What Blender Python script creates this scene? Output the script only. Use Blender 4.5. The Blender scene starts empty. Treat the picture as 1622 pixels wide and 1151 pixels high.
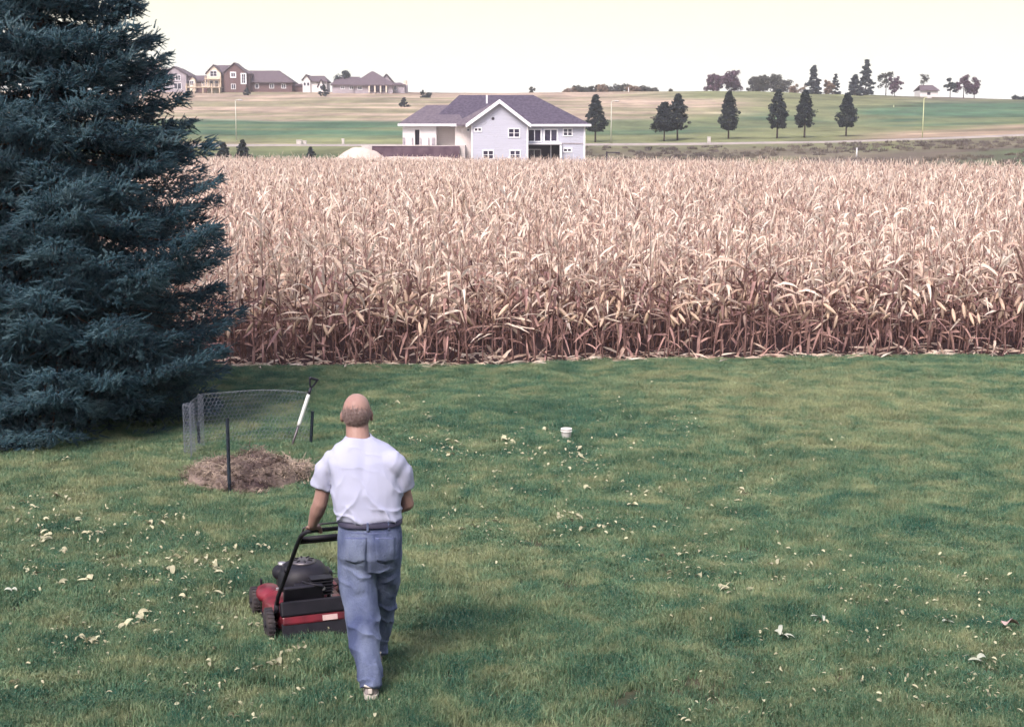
import bpy, bmesh, math, random
import numpy as np
from mathutils import Vector, Matrix

random.seed(7)
RNG = np.random.default_rng(11)
SC = bpy.context.scene
COL = SC.collection
R = math.radians
PI = math.pi

# ------------------------------------------------------------------ camera, sky, sun, exposure
F, CX, CY, HC = 2253.0, 811.0, 575.5, 3.2
PIT = math.atan((575.5 - 232.0) / F)
cam_d = bpy.data.cameras.new("camera")
cam_d.lens = 50.0
cam_d.sensor_width = 36.0
cam_d.clip_start = 0.1
cam_d.clip_end = 6000
cam = bpy.data.objects.new("camera", cam_d)
COL.objects.link(cam)
cam.location = (0, 0, HC)
cam.rotation_euler = (PI / 2 - PIT, 0, 0)
SC.camera = cam

SUN_EL, SUN_AZ = R(47), R(206)          # azimuth measured clockwise from +Y: behind the camera, to the left
world = bpy.data.worlds.new("World")
SC.world = world
world.use_nodes = True
wn, wl = world.node_tree.nodes, world.node_tree.links
wn.clear()
w_out = wn.new("ShaderNodeOutputWorld")
w_bg = wn.new("ShaderNodeBackground")
w_sky = wn.new("ShaderNodeTexSky")
w_sky.sky_type = 'NISHITA'
w_sky.sun_disc = False
w_sky.sun_elevation = SUN_EL
w_sky.sun_rotation = SUN_AZ
w_sky.dust_density = 3.0
w_mul = wn.new("ShaderNodeMix"); w_mul.data_type = 'RGBA'; w_mul.blend_type = 'MULTIPLY'
w_mul.inputs[0].default_value = 1.0
w_mul.inputs[7].default_value = (0.86, 0.86, 1.3, 1)
w_mix = wn.new("ShaderNodeMix"); w_mix.data_type = 'RGBA'
# thin bright overcast over the blue: milky at the horizon, thinner overhead
w_tc = wn.new("ShaderNodeTexCoord")
w_sep = wn.new("ShaderNodeSeparateXYZ")
w_ramp = wn.new("ShaderNodeValToRGB")
w_ramp.color_ramp.elements[0].position = 0.0
w_ramp.color_ramp.elements[0].color = (0.95, 0.95, 0.95, 1)
w_ramp.color_ramp.elements[1].position = 0.8
w_ramp.color_ramp.elements[1].color = (0.22, 0.22, 0.22, 1)
w_ramp2 = wn.new("ShaderNodeValToRGB")
w_ramp2.color_ramp.elements[0].position = 0.02
w_ramp2.color_ramp.elements[0].color = (5.6, 5.5, 5.3, 1)
w_ramp2.color_ramp.elements[1].position = 0.105
w_ramp2.color_ramp.elements[1].color = (4.75, 4.55, 3.1, 1)
wl.new(w_tc.outputs["Generated"], w_sep.inputs[0])
wl.new(w_sep.outputs[2], w_ramp.inputs[0])
wl.new(w_sep.outputs[2], w_ramp2.inputs[0])
wl.new(w_sky.outputs[0], w_mul.inputs[6])
wl.new(w_ramp.outputs[0], w_mix.inputs[0])
wl.new(w_mul.outputs[2], w_mix.inputs[6])
wl.new(w_ramp2.outputs[0], w_mix.inputs[7])
wl.new(w_mix.outputs[2], w_bg.inputs[0])
wl.new(w_bg.outputs[0], w_out.inputs[0])
w_bg.inputs[1].default_value = 0.1

sun_d = bpy.data.lights.new("sun", 'SUN')
sun_d.energy = 2.15
sun_d.angle = R(26)
sun_d.color = (1.0, 0.89, 0.76)
sun = bpy.data.objects.new("sun", sun_d)
COL.objects.link(sun)
sdir = Vector((math.sin(SUN_AZ) * math.cos(SUN_EL), math.cos(SUN_AZ) * math.cos(SUN_EL), math.sin(SUN_EL)))
sun.rotation_euler = sdir.to_track_quat('Z', 'Y').to_euler()
sun.location = (-20, -30, 40)

vs = SC.view_settings
vs.view_transform = 'Standard'
vs.look = 'None'
vs.exposure = 1.34
vs.gamma = 1.0
vs.use_curve_mapping = False
SC.cycles.use_denoising = True
SC.cycles.use_adaptive_sampling = True
SC.cycles.adaptive_threshold = 0.03
SC.cycles.max_bounces = 4
SC.cycles.diffuse_bounces = 2
SC.cycles.transmission_bounces = 2
SC.cycles.glossy_bounces = 2
SC.cycles.transparent_max_bounces = 4


# ------------------------------------------------------------------ helpers
def ray(px, py):
    u, v = (px - CX) / F, (py - CY) / F
    c, s = math.cos(PIT), math.sin(PIT)
    return u, c - v * s, -s - v * c


def at(px, py, Y):
    d = ray(px, py)
    t = Y / d[1]
    return Vector((d[0] * t, Y, HC + d[2] * t))


def ground(px, py, z=0.0):
    d = ray(px, py)
    t = (z - HC) / d[2]
    return Vector((d[0] * t, d[1] * t, z))


def vnoise(p, seed=0):
    """value noise, p is (N,3) -> (N,) in 0..1"""
    p = np.asarray(p, float)
    i = np.floor(p).astype(np.int64)
    f = p - i
    f = f * f * (3 - 2 * f)

    def h(a):
        n = (a[:, 0] * 374761393 + a[:, 1] * 668265263 + a[:, 2] * 2147483647 + seed * 144665) & 0xffffffff
        n = ((n ^ (n >> 13)) * 1274126177) & 0xffffffff
        return ((n ^ (n >> 16)) & 0xffff) / 65535.0
    r = 0
    for dx in (0, 1):
        for dy in (0, 1):
            for dz in (0, 1):
                w = (f[:, 0] if dx else 1 - f[:, 0]) * (f[:, 1] if dy else 1 - f[:, 1]) * (f[:, 2] if dz else 1 - f[:, 2])
                r = r + w * h(i + np.array([dx, dy, dz]))
    return r


def fbm(p, oct=4, seed=0):
    p = np.asarray(p, float)
    r, a, t = 0, 0.5, 0
    for k in range(oct):
        r = r + a * vnoise(p * (2 ** k), seed + k * 17)
        t += a
        a *= 0.5
    return r / t


def mesh_np(name, V, Fs, smooth=False):
    """fast mesh: V (N,3); Fs (M,k) with the same k for all faces"""
    V = np.asarray(V, np.float32); Fs = np.asarray(Fs, np.int32)
    me = bpy.data.meshes.new(name)
    me.vertices.add(len(V))
    me.vertices.foreach_set("co", V.ravel())
    k = Fs.shape[1]
    me.loops.add(Fs.size)
    me.loops.foreach_set("vertex_index", Fs.ravel())
    me.polygons.add(len(Fs))
    me.polygons.foreach_set("loop_start", np.arange(0, Fs.size, k, dtype=np.int32))
    if smooth:
        me.polygons.foreach_set("use_smooth", np.ones(len(Fs), bool))
    me.update(calc_edges=True)
    return me


def link(name, me, mat=None, parent=None, loc=None):
    o = bpy.data.objects.new(name, me)
    COL.objects.link(o)
    if mat and me:
        me.materials.clear()
        me.materials.append(mat)
    if parent is not None:
        o.parent = parent
    if loc is not None:
        o.location = loc
    return o


def tag(o, label=None, cat=None, group=None, kind=None):
    if label: o["label"] = label
    if cat: o["category"] = cat
    if group: o["group"] = group
    if kind: o["kind"] = kind
    return o


def thing(name, label, cat, loc=(0, 0, 0), rz=0.0, group=None):
    o = bpy.data.objects.new(name, None)
    COL.objects.link(o)
    o.location = loc
    o.rotation_euler = (0, 0, rz)
    o.empty_display_size = 0.2
    return tag(o, label, cat, group)


class MB:
    def __init__(s):
        s.v, s.f = [], []

    def add(s, vs_, fs_):
        n = len(s.v)
        s.v += [tuple(map(float, q)) for q in vs_]
        s.f += [tuple(n + i for i in q) for q in fs_]
        return s

    def box(s, c, d, rz=0.0, M=None):
        x, y, z = d[0] / 2, d[1] / 2, d[2] / 2
        P = [Vector((a * x, b * y, e * z)) for a in (-1, 1) for b in (-1, 1) for e in (-1, 1)]
        rot = M if M is not None else Matrix.Rotation(rz, 3, 'Z')
        P = [rot @ p + Vector(c) for p in P]
        return s.add(P, [(0, 1, 3, 2), (4, 6, 7, 5), (0, 4, 5, 1), (2, 3, 7, 6), (0, 2, 6, 4), (1, 5, 7, 3)])

    def box2(s, a, b):
        return s.box([(p + q) / 2 for p, q in zip(a, b)], [abs(q - p) for p, q in zip(a, b)])

    def poly(s, pts, th=None):
        """a flat polygon; th = thickness vector makes it a slab"""
        n = len(pts)
        if th is None:
            return s.add(pts, [tuple(range(n))])
        t = Vector(th)
        q = [Vector(p) + t for p in pts]
        return s.add(list(pts) + q, [tuple(range(n)), tuple(range(2 * n - 1, n - 1, -1))] +
                     [(i, n + i, n + (i + 1) % n, (i + 1) % n) for i in range(n)])

    def rings(s, rings_, cap=True):
        n = len(rings_[0])
        V = [p for r in rings_ for p in r]
        Fc = []
        for k in range(len(rings_) - 1):
            for i in range(n):
                j = (i + 1) % n
                Fc.append((k * n + i, k * n + j, (k + 1) * n + j, (k + 1) * n + i))
        if cap:
            Fc.append(tuple(reversed(range(n))))
            Fc.append(tuple((len(rings_) - 1) * n + i for i in range(n)))
        return s.add(V, Fc)

    def tube(s, pts, rad, n=8, cap=True, flat=1.0, up=None):
        pts = [Vector(p) for p in pts]
        if not hasattr(rad, '__len__'):
            rad = [rad] * len(pts)
        rs = []
        u = None
        for i, p in enumerate(pts):
            a = pts[max(i - 1, 0)]; b = pts[min(i + 1, len(pts) - 1)]
            t = (b - a).normalized()
            if u is None:
                ref = Vector(up) if up is not None else (Vector((0, 0, 1)) if abs(t.z) < 0.9 else Vector((0, 1, 0)))
                u = (ref - t * ref.dot(t)).normalized()
            else:
                u = (u - t * u.dot(t)).normalized()
            w = t.cross(u)
            rs.append([p + (u * math.cos(2 * PI * k / n) * flat + w * math.sin(2 * PI * k / n)) * rad[i] for k in range(n)])
        return s.rings(rs, cap)

    def lathe(s, prof, n=16, c=(0, 0, 0), axis='Z'):
        rs = []
        for r, z in prof:
            ring = []
            for k in range(n):
                a = 2 * PI * k / n
                p = (r * math.cos(a), r * math.sin(a), z)
                if axis == 'X': p = (p[2], p[0], p[1])
                if axis == 'Y': p = (p[1], p[2], p[0])
                ring.append((p[0] + c[0], p[1] + c[1], p[2] + c[2]))
            rs.append(ring)
        return s.rings(rs, True)

    def ell(s, c, r, n=16, m=10, M=None):
        rs = []
        for j in range(1, m):
            th = PI * j / m
            ring = []
            for k in range(n):
                a = 2 * PI * k / n
                p = Vector((r[0] * math.sin(th) * math.cos(a), r[1] * math.sin(th) * math.sin(a), -r[2] * math.cos(th)))
                if M is not None: p = M @ p
                ring.append(p + Vector(c))
            rs.append(ring)
        return s.rings(rs, True)

    def capsule(s, a, b, ra, rb, n=12):
        a, b = Vector(a), Vector(b)
        d = (b - a).normalized()
        pts, rad = [], []
        for k in range(4):
            t = (k + 0.4) / 4.4 * PI / 2
            pts.append(a - d * ra * math.cos(t)); rad.append(ra * math.sin(t))
        pts += [a, b]; rad += [ra, rb]
        for k in range(3, -1, -1):
            t = (k + 0.4) / 4.4 * PI / 2
            pts.append(b + d * rb * math.cos(t)); rad.append(rb * math.sin(t))
        return s.tube(pts, rad, n)

    def mesh(s, name, smooth=False):
        me = bpy.data.meshes.new(name)
        me.from_pydata(s.v, [], s.f)
        if smooth:
            me.polygons.foreach_set("use_smooth", np.ones(len(me.polygons), bool))
        me.update()
        return me

    def build(s, name, mat, parent=None, smooth=False, loc=None, bevel=0.0):
        me = s.mesh(name, smooth)
        bm = bmesh.new(); bm.from_mesh(me)
        bmesh.ops.recalc_face_normals(bm, faces=bm.faces)
        if bevel > 0:
            bmesh.ops.bevel(bm, geom=list(bm.edges), offset=bevel, segments=2, affect='EDGES', profile=0.5)
        bm.to_mesh(me); bm.free()
        return link(name, me, mat, parent, loc)


def organic(mb, name, voxel, smooth_iter=6, fac=0.5):
    """union of closed shapes -> one continuous skin"""
    me = mb.mesh(name)
    bm = bmesh.new(); bm.from_mesh(me)
    bmesh.ops.recalc_face_normals(bm, faces=bm.faces)
    bm.to_mesh(me); bm.free()
    o = bpy.data.objects.new("work", me)
    COL.objects.link(o)
    m = o.modifiers.new("r", 'REMESH'); m.mode = 'VOXEL'; m.voxel_size = voxel
    if smooth_iter:
        m2 = o.modifiers.new("s", 'SMOOTH'); m2.factor = fac; m2.iterations = smooth_iter
    dg = bpy.context.evaluated_depsgraph_get()
    out = bpy.data.meshes.new_from_object(o.evaluated_get(dg))
    bpy.data.objects.remove(o); bpy.data.meshes.remove(me)
    out.name = name
    out.polygons.foreach_set("use_smooth", np.ones(len(out.polygons), bool))
    return out


def displace(me, fn):
    """fn(co (N,3), normals) -> offsets along the normal"""
    n = len(me.vertices)
    co = np.empty(n * 3, np.float32); me.vertices.foreach_get("co", co)
    no = np.empty(n * 3, np.float32); me.vertex_normals.foreach_get("vector", no)
    co = co.reshape(-1, 3); no = no.reshape(-1, 3)
    d = fn(co.astype(float), no)
    me.vertices.foreach_set("co", (co + no * np.asarray(d)[:, None]).astype(np.float32).ravel())
    me.update()


# ------------------------------------------------------------------ materials
def nodes_of(name):
    m = bpy.data.materials.new(name)
    m.use_nodes = True
    nt = m.node_tree
    return m, nt.nodes, nt.links, nt.nodes["Principled BSDF"]


def ramp(nn, stops, interp='LINEAR'):
    r = nn.new("ShaderNodeValToRGB")
    cr = r.color_ramp
    cr.interpolation = interp
    while len(cr.elements) < len(stops):
        cr.elements.new(0.5)
    for e, (p, c) in zip(cr.elements, stops):
        e.position = p
        e.color = tuple(c) + (1,) if len(c) == 3 else c
    return r


def mat(name, c1, c2=None, scale=5.0, rough=0.7, stretch=(1, 1, 1), metal=0.0, bump=0.0, bscale=None,
        coords='Object', rand=0.0, spec=0.3, detail=4.0, lo=0.35, hi=0.65, transl=0.0, coat=0.0, alpha=1.0):
    m, nn, ll, b = nodes_of(name)
    b.inputs["Roughness"].default_value = rough
    b.inputs["Metallic"].default_value = metal
    b.inputs["Specular IOR Level"].default_value = spec
    if coat: b.inputs["Coat Weight"].default_value = coat
    c2 = c2 or tuple(x * 0.75 for x in c1)
    tc = nn.new("ShaderNodeTexCoord"); geo = nn.new("ShaderNodeNewGeometry")
    src = geo.outputs["Position"] if coords == 'World' else tc.outputs["Object"]
    mp = nn.new("ShaderNodeMapping"); mp.inputs["Scale"].default_value = stretch
    ll.new(src, mp.inputs[0])
    nz = nn.new("ShaderNodeTexNoise"); nz.inputs["Scale"].default_value = scale; nz.inputs["Detail"].default_value = detail
    ll.new(mp.outputs[0], nz.inputs["Vector"])
    rp = ramp(nn, [(lo, c1), (hi, c2)])
    ll.new(nz.outputs[0], rp.inputs[0])
    out = rp.outputs[0]
    if rand:
        oi = nn.new("ShaderNodeObjectInfo")
        mr = nn.new("ShaderNodeMapRange")
        mr.inputs[3].default_value = 1 - rand; mr.inputs[4].default_value = 1 + rand
        ll.new(oi.outputs["Random"], mr.inputs[0])
        hs = nn.new("ShaderNodeHueSaturation")
        ll.new(mr.outputs[0], hs.inputs["Value"])
        ll.new(out, hs.inputs["Color"])
        out = hs.outputs[0]
    ll.new(out, b.inputs["Base Color"])
    if bump:
        n2 = nn.new("ShaderNodeTexNoise"); n2.inputs["Scale"].default_value = bscale or scale * 4; n2.inputs["Detail"].default_value = 6
        ll.new(mp.outputs[0], n2.inputs["Vector"])
        bp = nn.new("ShaderNodeBump"); bp.inputs["Strength"].default_value = bump; bp.inputs["Distance"].default_value = 0.02
        ll.new(n2.outputs[0], bp.inputs["Height"])
        ll.new(bp.outputs[0], b.inputs["Normal"])
    if transl:
        tr = nn.new("ShaderNodeBsdfTranslucent")
        ll.new(out, tr.inputs[0])
        mx = nn.new("ShaderNodeMixShader"); mx.inputs[0].default_value = transl
        ll.new(b.outputs[0], mx.inputs[1]); ll.new(tr.outputs[0], mx.inputs[2])
        ll.new(mx.outputs[0], nn["Material Output"].inputs[0])
    return m


def glass_mat(name, c=(0.03, 0.03, 0.05)):
    return mat(name, c, tuple(x * 0.6 for x in c), 0.7, rough=0.08, spec=0.6)


M = {}
M['soil'] = mat("soil", (0.085, 0.055, 0.055), (0.15, 0.10, 0.09), 3.0, 0.95, bump=0.6, bscale=25)
M['corn_stalk'] = mat("corn_stalk", (0.25, 0.15, 0.135), (0.16, 0.095, 0.09), 4.0, 0.8, rand=0.25)
M['bark'] = mat("bark", (0.10, 0.07, 0.06), (0.05, 0.035, 0.035), 9, 0.95, stretch=(3, 3, 0.6), bump=0.7)
M['wood_pale'] = mat("pale_timber", (0.62, 0.5, 0.38), (0.5, 0.4, 0.3), 3, 0.8)
M['white_trim'] = mat("white_trim", (0.82, 0.82, 0.84), (0.76, 0.76, 0.79), 2, 0.6)
M['glass'] = glass_mat("window_glass", (0.035, 0.03, 0.06))


# ------------------------------------------------------------------ land form (tables: depth line -> elevation and cover, by bearing)
COLS = np.array([-600, 300, 560, 800, 930, 1100, 1200, 1300, 1400, 1500, 1622, 2400], float)


def zr(row, Y): return 3.2 + (232.0 - row) * Y / F


def zrow(Y, rows): return [zr(r, Y) for r in rows]


ZL = [
    (-200, [0] * 12), (96, [0] * 12),
    (130, [0.0, 0.0, 0.0, 0, 0, 0.05, 0.2, 0.4, 0.7, 1.0, 1.35, 1.6]),
    (150, [0.8, 0.8, 0.7, 0.1, 0.2, 0.6, 0.9, 1.2, 1.5, 1.8, 2.1, 2.4]),
    (166, [1.9, 1.9, 2.1, 1.0, 0.7, 1.2, 1.4, 1.7, 2.0, 2.3, 2.8, 3.0]),
    (185, [2.5, 2.5, 3.1, 2.8, 2.2, 2.3, 2.4, 2.6, 2.8, 3.1, 3.6, 3.8]),
    (197, zrow(197, [231, 231, 231, 231, 230.5, 229, 228, 227, 224, 220.5, 216, 214])),
    (205, zrow(205, [230, 230, 230, 230, 229, 228, 226.5, 225.5, 222.5, 219, 214, 212])),
    (222, zrow(222, [225, 225, 225, 223, 222, 220, 219, 218, 216, 213, 208, 206])),
    (240, zrow(240, [216, 216, 216, 214, 213, 212, 211, 209, 207, 205, 202, 200])),
    (275, zrow(275, [194, 194, 194, 194, 194, 194, 194, 194, 194, 193, 191, 190])),
    (345, zrow(345, [166, 166, 166, 166, 166, 164, 164, 166, 166, 166, 167, 168])),
    (400, zrow(400, [147, 147, 148.5, 150, 148, 147, 147, 152, 154, 156.5, 160, 162])),
    (425, None), (3000, None),
]
ZL[-2] = (425, [z + 0.2 for z in ZL[-3][1]])
ZL[-1] = (3000, [z - 6 for z in ZL[-3][1]])


def terrain_z(X, Y):
    X = np.atleast_1d(np.asarray(X, float)); Y = np.atleast_1d(np.asarray(Y, float))
    px = CX + X * F / np.maximum(Y, 60.0)
    out = np.zeros_like(X)
    ys = [l[0] for l in ZL]
    k = np.clip(np.searchsorted(ys, Y, side='right') - 1, 0, len(ZL) - 2)
    for i in range(len(ZL) - 1):
        m = k == i
        if not m.any(): continue
        a = np.interp(px[m], COLS, ZL[i][1]); b = np.interp(px[m], COLS, ZL[i + 1][1])
        t = np.clip((Y[m] - ys[i]) / (ys[i + 1] - ys[i]), 0, 1)
        out[m] = a + (b - a) * t
    return out


def tz(x, y): return float(terrain_z([x], [y])[0])


def on_land(px, Y):
    """a point of the land on the bearing px at depth Y"""
    x = (px - CX) / F * Y * 1.0
    for _ in range(3):
        z = tz(x, Y)
        dep = Y * math.cos(PIT) + (HC - z) * math.sin(PIT)
        x = (px - CX) / F * dep
    return Vector((x, Y, tz(x, Y)))


# corn edges on the ground
EDGE = [ground(-200, 588), ground(360, 583), ground(700, 581), ground(1000, 573), ground(1300, 567), ground(1622, 562), ground(2200, 553)]


def edge_y(x): return np.interp(x, [e.x for e in EDGE], [e.y for e in EDGE])


def far_y(x): return np.interp(x, [-60, -25, 8, 22, 34, 50], [138, 138, 132, 108, 84, 66])


# -- the land sheet
gy = np.concatenate([np.arange(-60, 18, 6), np.arange(18, 100, 4), np.arange(100, 440, 1.6), np.geomspace(440, 800, 14)])
gx = np.concatenate([-np.geomspace(600, 130, 16), np.arange(-128, 128.1, 1.6), np.geomspace(130, 600, 16)])
GX, GY = np.meshgrid(gx, gy)
zz = terrain_z(GX.ravel(), GY.ravel())
P3 = np.stack([GX.ravel(), GY.ravel(), np.zeros(GX.size)], 1)
bumps = (fbm(P3 / np.array([22, 14, 1]), 3, 5) - 0.5) * np.clip((GY.ravel() - 150) / 120, 0, 1) * 1.1
fade = np.clip((GY.ravel() - 140) / 30, 0, 1)
zz2 = zz.reshape(GX.shape).copy()
for _ in range(4):
    zz2[1:-1] = 0.25 * zz2[:-2] + 0.5 * zz2[1:-1] + 0.25 * zz2[2:]
zz = zz2.ravel() + bumps * 0.6 - 0.03
ny, nx = GX.shape
ii = np.arange(ny * nx).reshape(ny, nx)
quads = np.stack([ii[:-1, :-1], ii[:-1, 1:], ii[1:, 1:], ii[1:, :-1]], -1).reshape(-1, 4)
land_me = mesh_np("land", np.stack([GX.ravel(), GY.ravel(), zz], 1), quads, True)

# land cover (real colours of the grasses, by field strip)
Gc, Tn, Ol, Dk, Pb, Sl = (0.06, 0.12, 0.072), (0.37, 0.295, 0.23), (0.165, 0.185, 0.095), (0.075, 0.115, 0.06), (0.135, 0.11, 0.095), (0.06, 0.04, 0.042)
Pt = (0.3, 0.235, 0.175)
CL = [
    (-200, [Sl] * 12), (100, [Sl] * 12),
    (126, [Dk, Dk, Dk, Sl, Sl, Pb, Pb, Pb, Pb, Dk, Dk, Dk]),
    (165, [Dk, Dk, Dk, Pt, Pb, Pb, Ol, Pb, Pb, Pb, Dk, Dk]),
    (178, [Dk, Dk, Ol, Pt, Pb, Pb, Pb, Pb, Pb, Pb, Pb, Pb]),
    (190, [Ol, Ol, Ol, Pt, Pb, Pb, Pb, Pb, Ol, Pb, Pb, Pb]),
    (210, [Pt, Pt, Ol, Ol, Ol, Ol, Ol, Ol, Pt, Pt, Pt, Pt]),
    (228, [Ol, Ol, Ol, Ol, Ol, Ol, Ol, Ol, Pt, Pt, Pt, Pt]),
    (236, [Gc, Gc, Gc, Gc, Ol, Ol, Ol, Ol, Pt, Pt, Pt, Pt]),
    (246, [Gc, Gc, Gc, Gc, Gc, Gc, Ol, Ol, Ol, Ol, Pt, Pt]),
    (262, [Gc, Gc, Gc, Gc, Gc, Gc, Gc, Ol, Gc, Gc, Ol, Ol]),
    (272, [Gc, Gc, Gc, Gc, Gc, Gc, Gc, Gc, Gc, Gc, Gc, Gc]),
    (285, [Tn, Tn, Tn, Tn, Tn, Ol, Gc, Ol, Gc, Gc, Gc, Gc]),
    (318, [Tn, Tn, Tn, Tn, Tn, Tn, Ol, Ol, Gc, Gc, Gc, Gc]),
    (345, [Ol, Tn, Tn, Tn, Tn, Tn, Tn, Ol, Ol, Gc, Gc, Gc]),
    (372, [Tn, Tn, Tn, Tn, Tn, Ol, Ol, Ol, Ol, Pb, Dk, Dk]),
    (400, [Tn, Tn, Tn, Tn, Tn, Ol, Ol, Ol, Ol, Pb, Pb, Pb]), (3000, [Tn] * 12)]
ys = np.array([c[0] for c in CL])
wob = (fbm(P3 / np.array([40, 14, 1]), 3, 9) - 0.5) * 12 * np.clip((GY.ravel() - 120) / 40, 0, 1)
Yw = GY.ravel() + wob
px = CX + GX.ravel() * F / np.maximum(GY.ravel(), 60.0) + (fbm(P3 / 30, 2, 3) - 0.5) * 160
k = np.clip(np.searchsorted(ys, Yw, side='right') - 1, 0, len(CL) - 2)
colr = np.zeros((GX.size, 4)); colr[:, 3] = 1
for i in range(len(CL) - 1):
    m = k == i
    if not m.any(): continue
    t = np.clip((Yw[m] - ys[i]) / (ys[i + 1] - ys[i]), 0, 1); t = t * t * (3 - 2 * t)
    for ch in range(3):
        a = np.interp(px[m], COLS, [c[ch] for c in CL[i][1]]); b = np.interp(px[m], COLS, [c[ch] for c in CL[i + 1][1]])
        colr[m, ch] = a + (b - a) * t
far_ = np.clip((GY.ravel() - 150) / 60, 0, 1)
q1 = fbm(P3 / np.array([26, 11, 1]), 4, 51); q2 = fbm(P3 / np.array([9, 5, 1]), 3, 52)
colr[:, :3] *= (1 + far_ * ((q1 - .5) * 1.1 + (q2 - .5) * .7))[:, None]
mixo = (np.clip((fbm(P3 / np.array([34, 8, 1]), 3, 53) - .45) * 4, 0, .65) * far_)[:, None]
colr[:, :3] = colr[:, :3] * (1 - mixo) + np.array(Ol) * mixo
ca = land_me.color_attributes.new("cover", 'FLOAT_COLOR', 'POINT')
ca.data.foreach_set("color", colr.astype(np.float32).ravel())
m, nn, ll, b = nodes_of("meadow")
b.inputs["Roughness"].default_value = 0.95; b.inputs["Specular IOR Level"].default_value = 0.1
at_ = nn.new("ShaderNodeAttribute"); at_.attribute_name = "cover"
geo = nn.new("ShaderNodeNewGeometry")
mp = nn.new("ShaderNodeMapping"); mp.inputs["Scale"].default_value = (0.16, 0.09, 0.3)
ll.new(geo.outputs["Position"], mp.inputs[0])
n1 = nn.new("ShaderNodeTexNoise"); n1.inputs["Scale"].default_value = 1.0; n1.inputs["Detail"].default_value = 9; n1.inputs["Roughness"].default_value = 0.68
ll.new(mp.outputs[0], n1.inputs["Vector"])
r1 = ramp(nn, [(0.28, (0.6, 0.58, 0.6)), (0.72, (1.38, 1.32, 1.25))])
ll.new(n1.outputs[0], r1.inputs[0])
mx = nn.new("ShaderNodeMix"); mx.data_type = 'RGBA'; mx.blend_type = 'MULTIPLY'; mx.inputs[0].default_value = 1
ll.new(at_.outputs["Color"], mx.inputs[6]); ll.new(r1.outputs[0], mx.inputs[7])
ll.new(mx.outputs[2], b.inputs["Base Color"])
bp = nn.new("ShaderNodeBump"); bp.inputs["Strength"].default_value = 0.7; bp.inputs["Distance"].default_value = 0.4
ll.new(n1.outputs[0], bp.inputs["Height"]); ll.new(bp.outputs[0], b.inputs["Normal"])
land = link("terrain", land_me, m)
tag(land, "rolling fields rising to the ridge behind the corn", "terrain", kind="structure")

# -- country road: a strip riding on the land
M['road'] = mat("pale_road", (0.31, 0.275, 0.25), (0.25, 0.225, 0.21), 0.6, 0.9, coords='World')
rx = np.arange(-190, 200, 3.0)
V = []
for x in rx:
    yc = 200 + 1.5 * math.sin(x * 0.02)
    zc = np.max(terrain_z([x] * 5, np.linspace(yc - 4, yc + 4, 5))) + 0.12
    V += [(x, yc - 2.4, zc - 0.5), (x, yc - 1.9, zc), (x, yc + 1.9, zc + 0.04), (x, yc + 2.4, zc - 0.5)]
Fs = []
for i in range(len(rx) - 1):
    for j in range(3):
        a = i * 4 + j
        Fs.append((a, a + 4, a + 5, a + 1))
tag(link("road", mesh_np("road", V, Fs, True), M['road']), "pale country road crossing behind the house", "road", kind="structure")

# -- lawn sheet
m, nn, ll, b = nodes_of("lawn_soil")
b.inputs["Roughness"].default_value = 0.95; b.inputs["Specular IOR Level"].default_value = 0.1


def lawn_colour(nn, ll, dark, mid, dry, extra=None):
    geo = nn.new("ShaderNodeNewGeometry")
    mp = nn.new("ShaderNodeMapping"); mp.inputs["Scale"].default_value = (1.9, 2.1, 0.0)
    ll.new(geo.outputs["Position"], mp.inputs[0])
    n1 = nn.new("ShaderNodeTexNoise"); n1.inputs["Scale"].default_value = 1.0; n1.inputs["Detail"].default_value = 8; n1.inputs["Roughness"].default_value = 0.74
    n1.inputs["Distortion"].default_value = 0.4
    ll.new(mp.outputs[0], n1.inputs["Vector"])
    r = ramp(nn, [(0.38, dark), (0.5, mid), (0.64, dry)])
    acc = n1.outputs[0]
    for (qx_, qy_, rad_, amt) in ((ground(1300, 640).x, ground(1300, 640).y, 4.6, .12), (ground(930, 665).x, ground(930, 665).y, 2.6, -.09), (ground(650, 880).x, ground(650, 880).y, 1.5, .09), (ground(120, 770).x, ground(120, 770).y, 3.0, .06)):
        dn = nn.new("ShaderNodeVectorMath"); dn.operation = 'DISTANCE'; dn.inputs[1].default_value = (qx_, qy_, 0)
        ll.new(geo.outputs["Position"], dn.inputs[0])
        mr_ = nn.new("ShaderNodeMapRange"); mr_.interpolation_type = 'SMOOTHSTEP'
        mr_.inputs[1].default_value = 0.0; mr_.inputs[2].default_value = rad_; mr_.inputs[3].default_value = amt; mr_.inputs[4].default_value = 0.0
        ll.new(dn.outputs["Value"], mr_.inputs[0])
        ad_ = nn.new("ShaderNodeMath"); ad_.operation = 'ADD'
        ll.new(acc, ad_.inputs[0]); ll.new(mr_.outputs[0], ad_.inputs[1])
        acc = ad_.outputs[0]
    ll.new(acc, r.inputs[0])
    return r, n1, geo


r, n1, geo = lawn_colour(nn, ll, (0.03, 0.05, 0.035), (0.06, 0.065, 0.04), (0.1, 0.085, 0.06))
ll.new(r.outputs[0], b.inputs["Base Color"])
xs = np.linspace(-26, 26, 40); V = []; Fs = []
for i, x in enumerate(xs):
    for j in range(12):
        V.append((x, -8 + (edge_y(x) - 0.12 + 8) * j / 11, 0.0))
for i in range(len(xs) - 1):
    for j in range(11):
        a = i * 12 + j
        Fs.append((a, a + 12, a + 13, a + 1))
tag(link("lawn", mesh_np("lawn", V, Fs), m), "mown backyard lawn with dry patches", "lawn", kind="structure")


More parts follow.
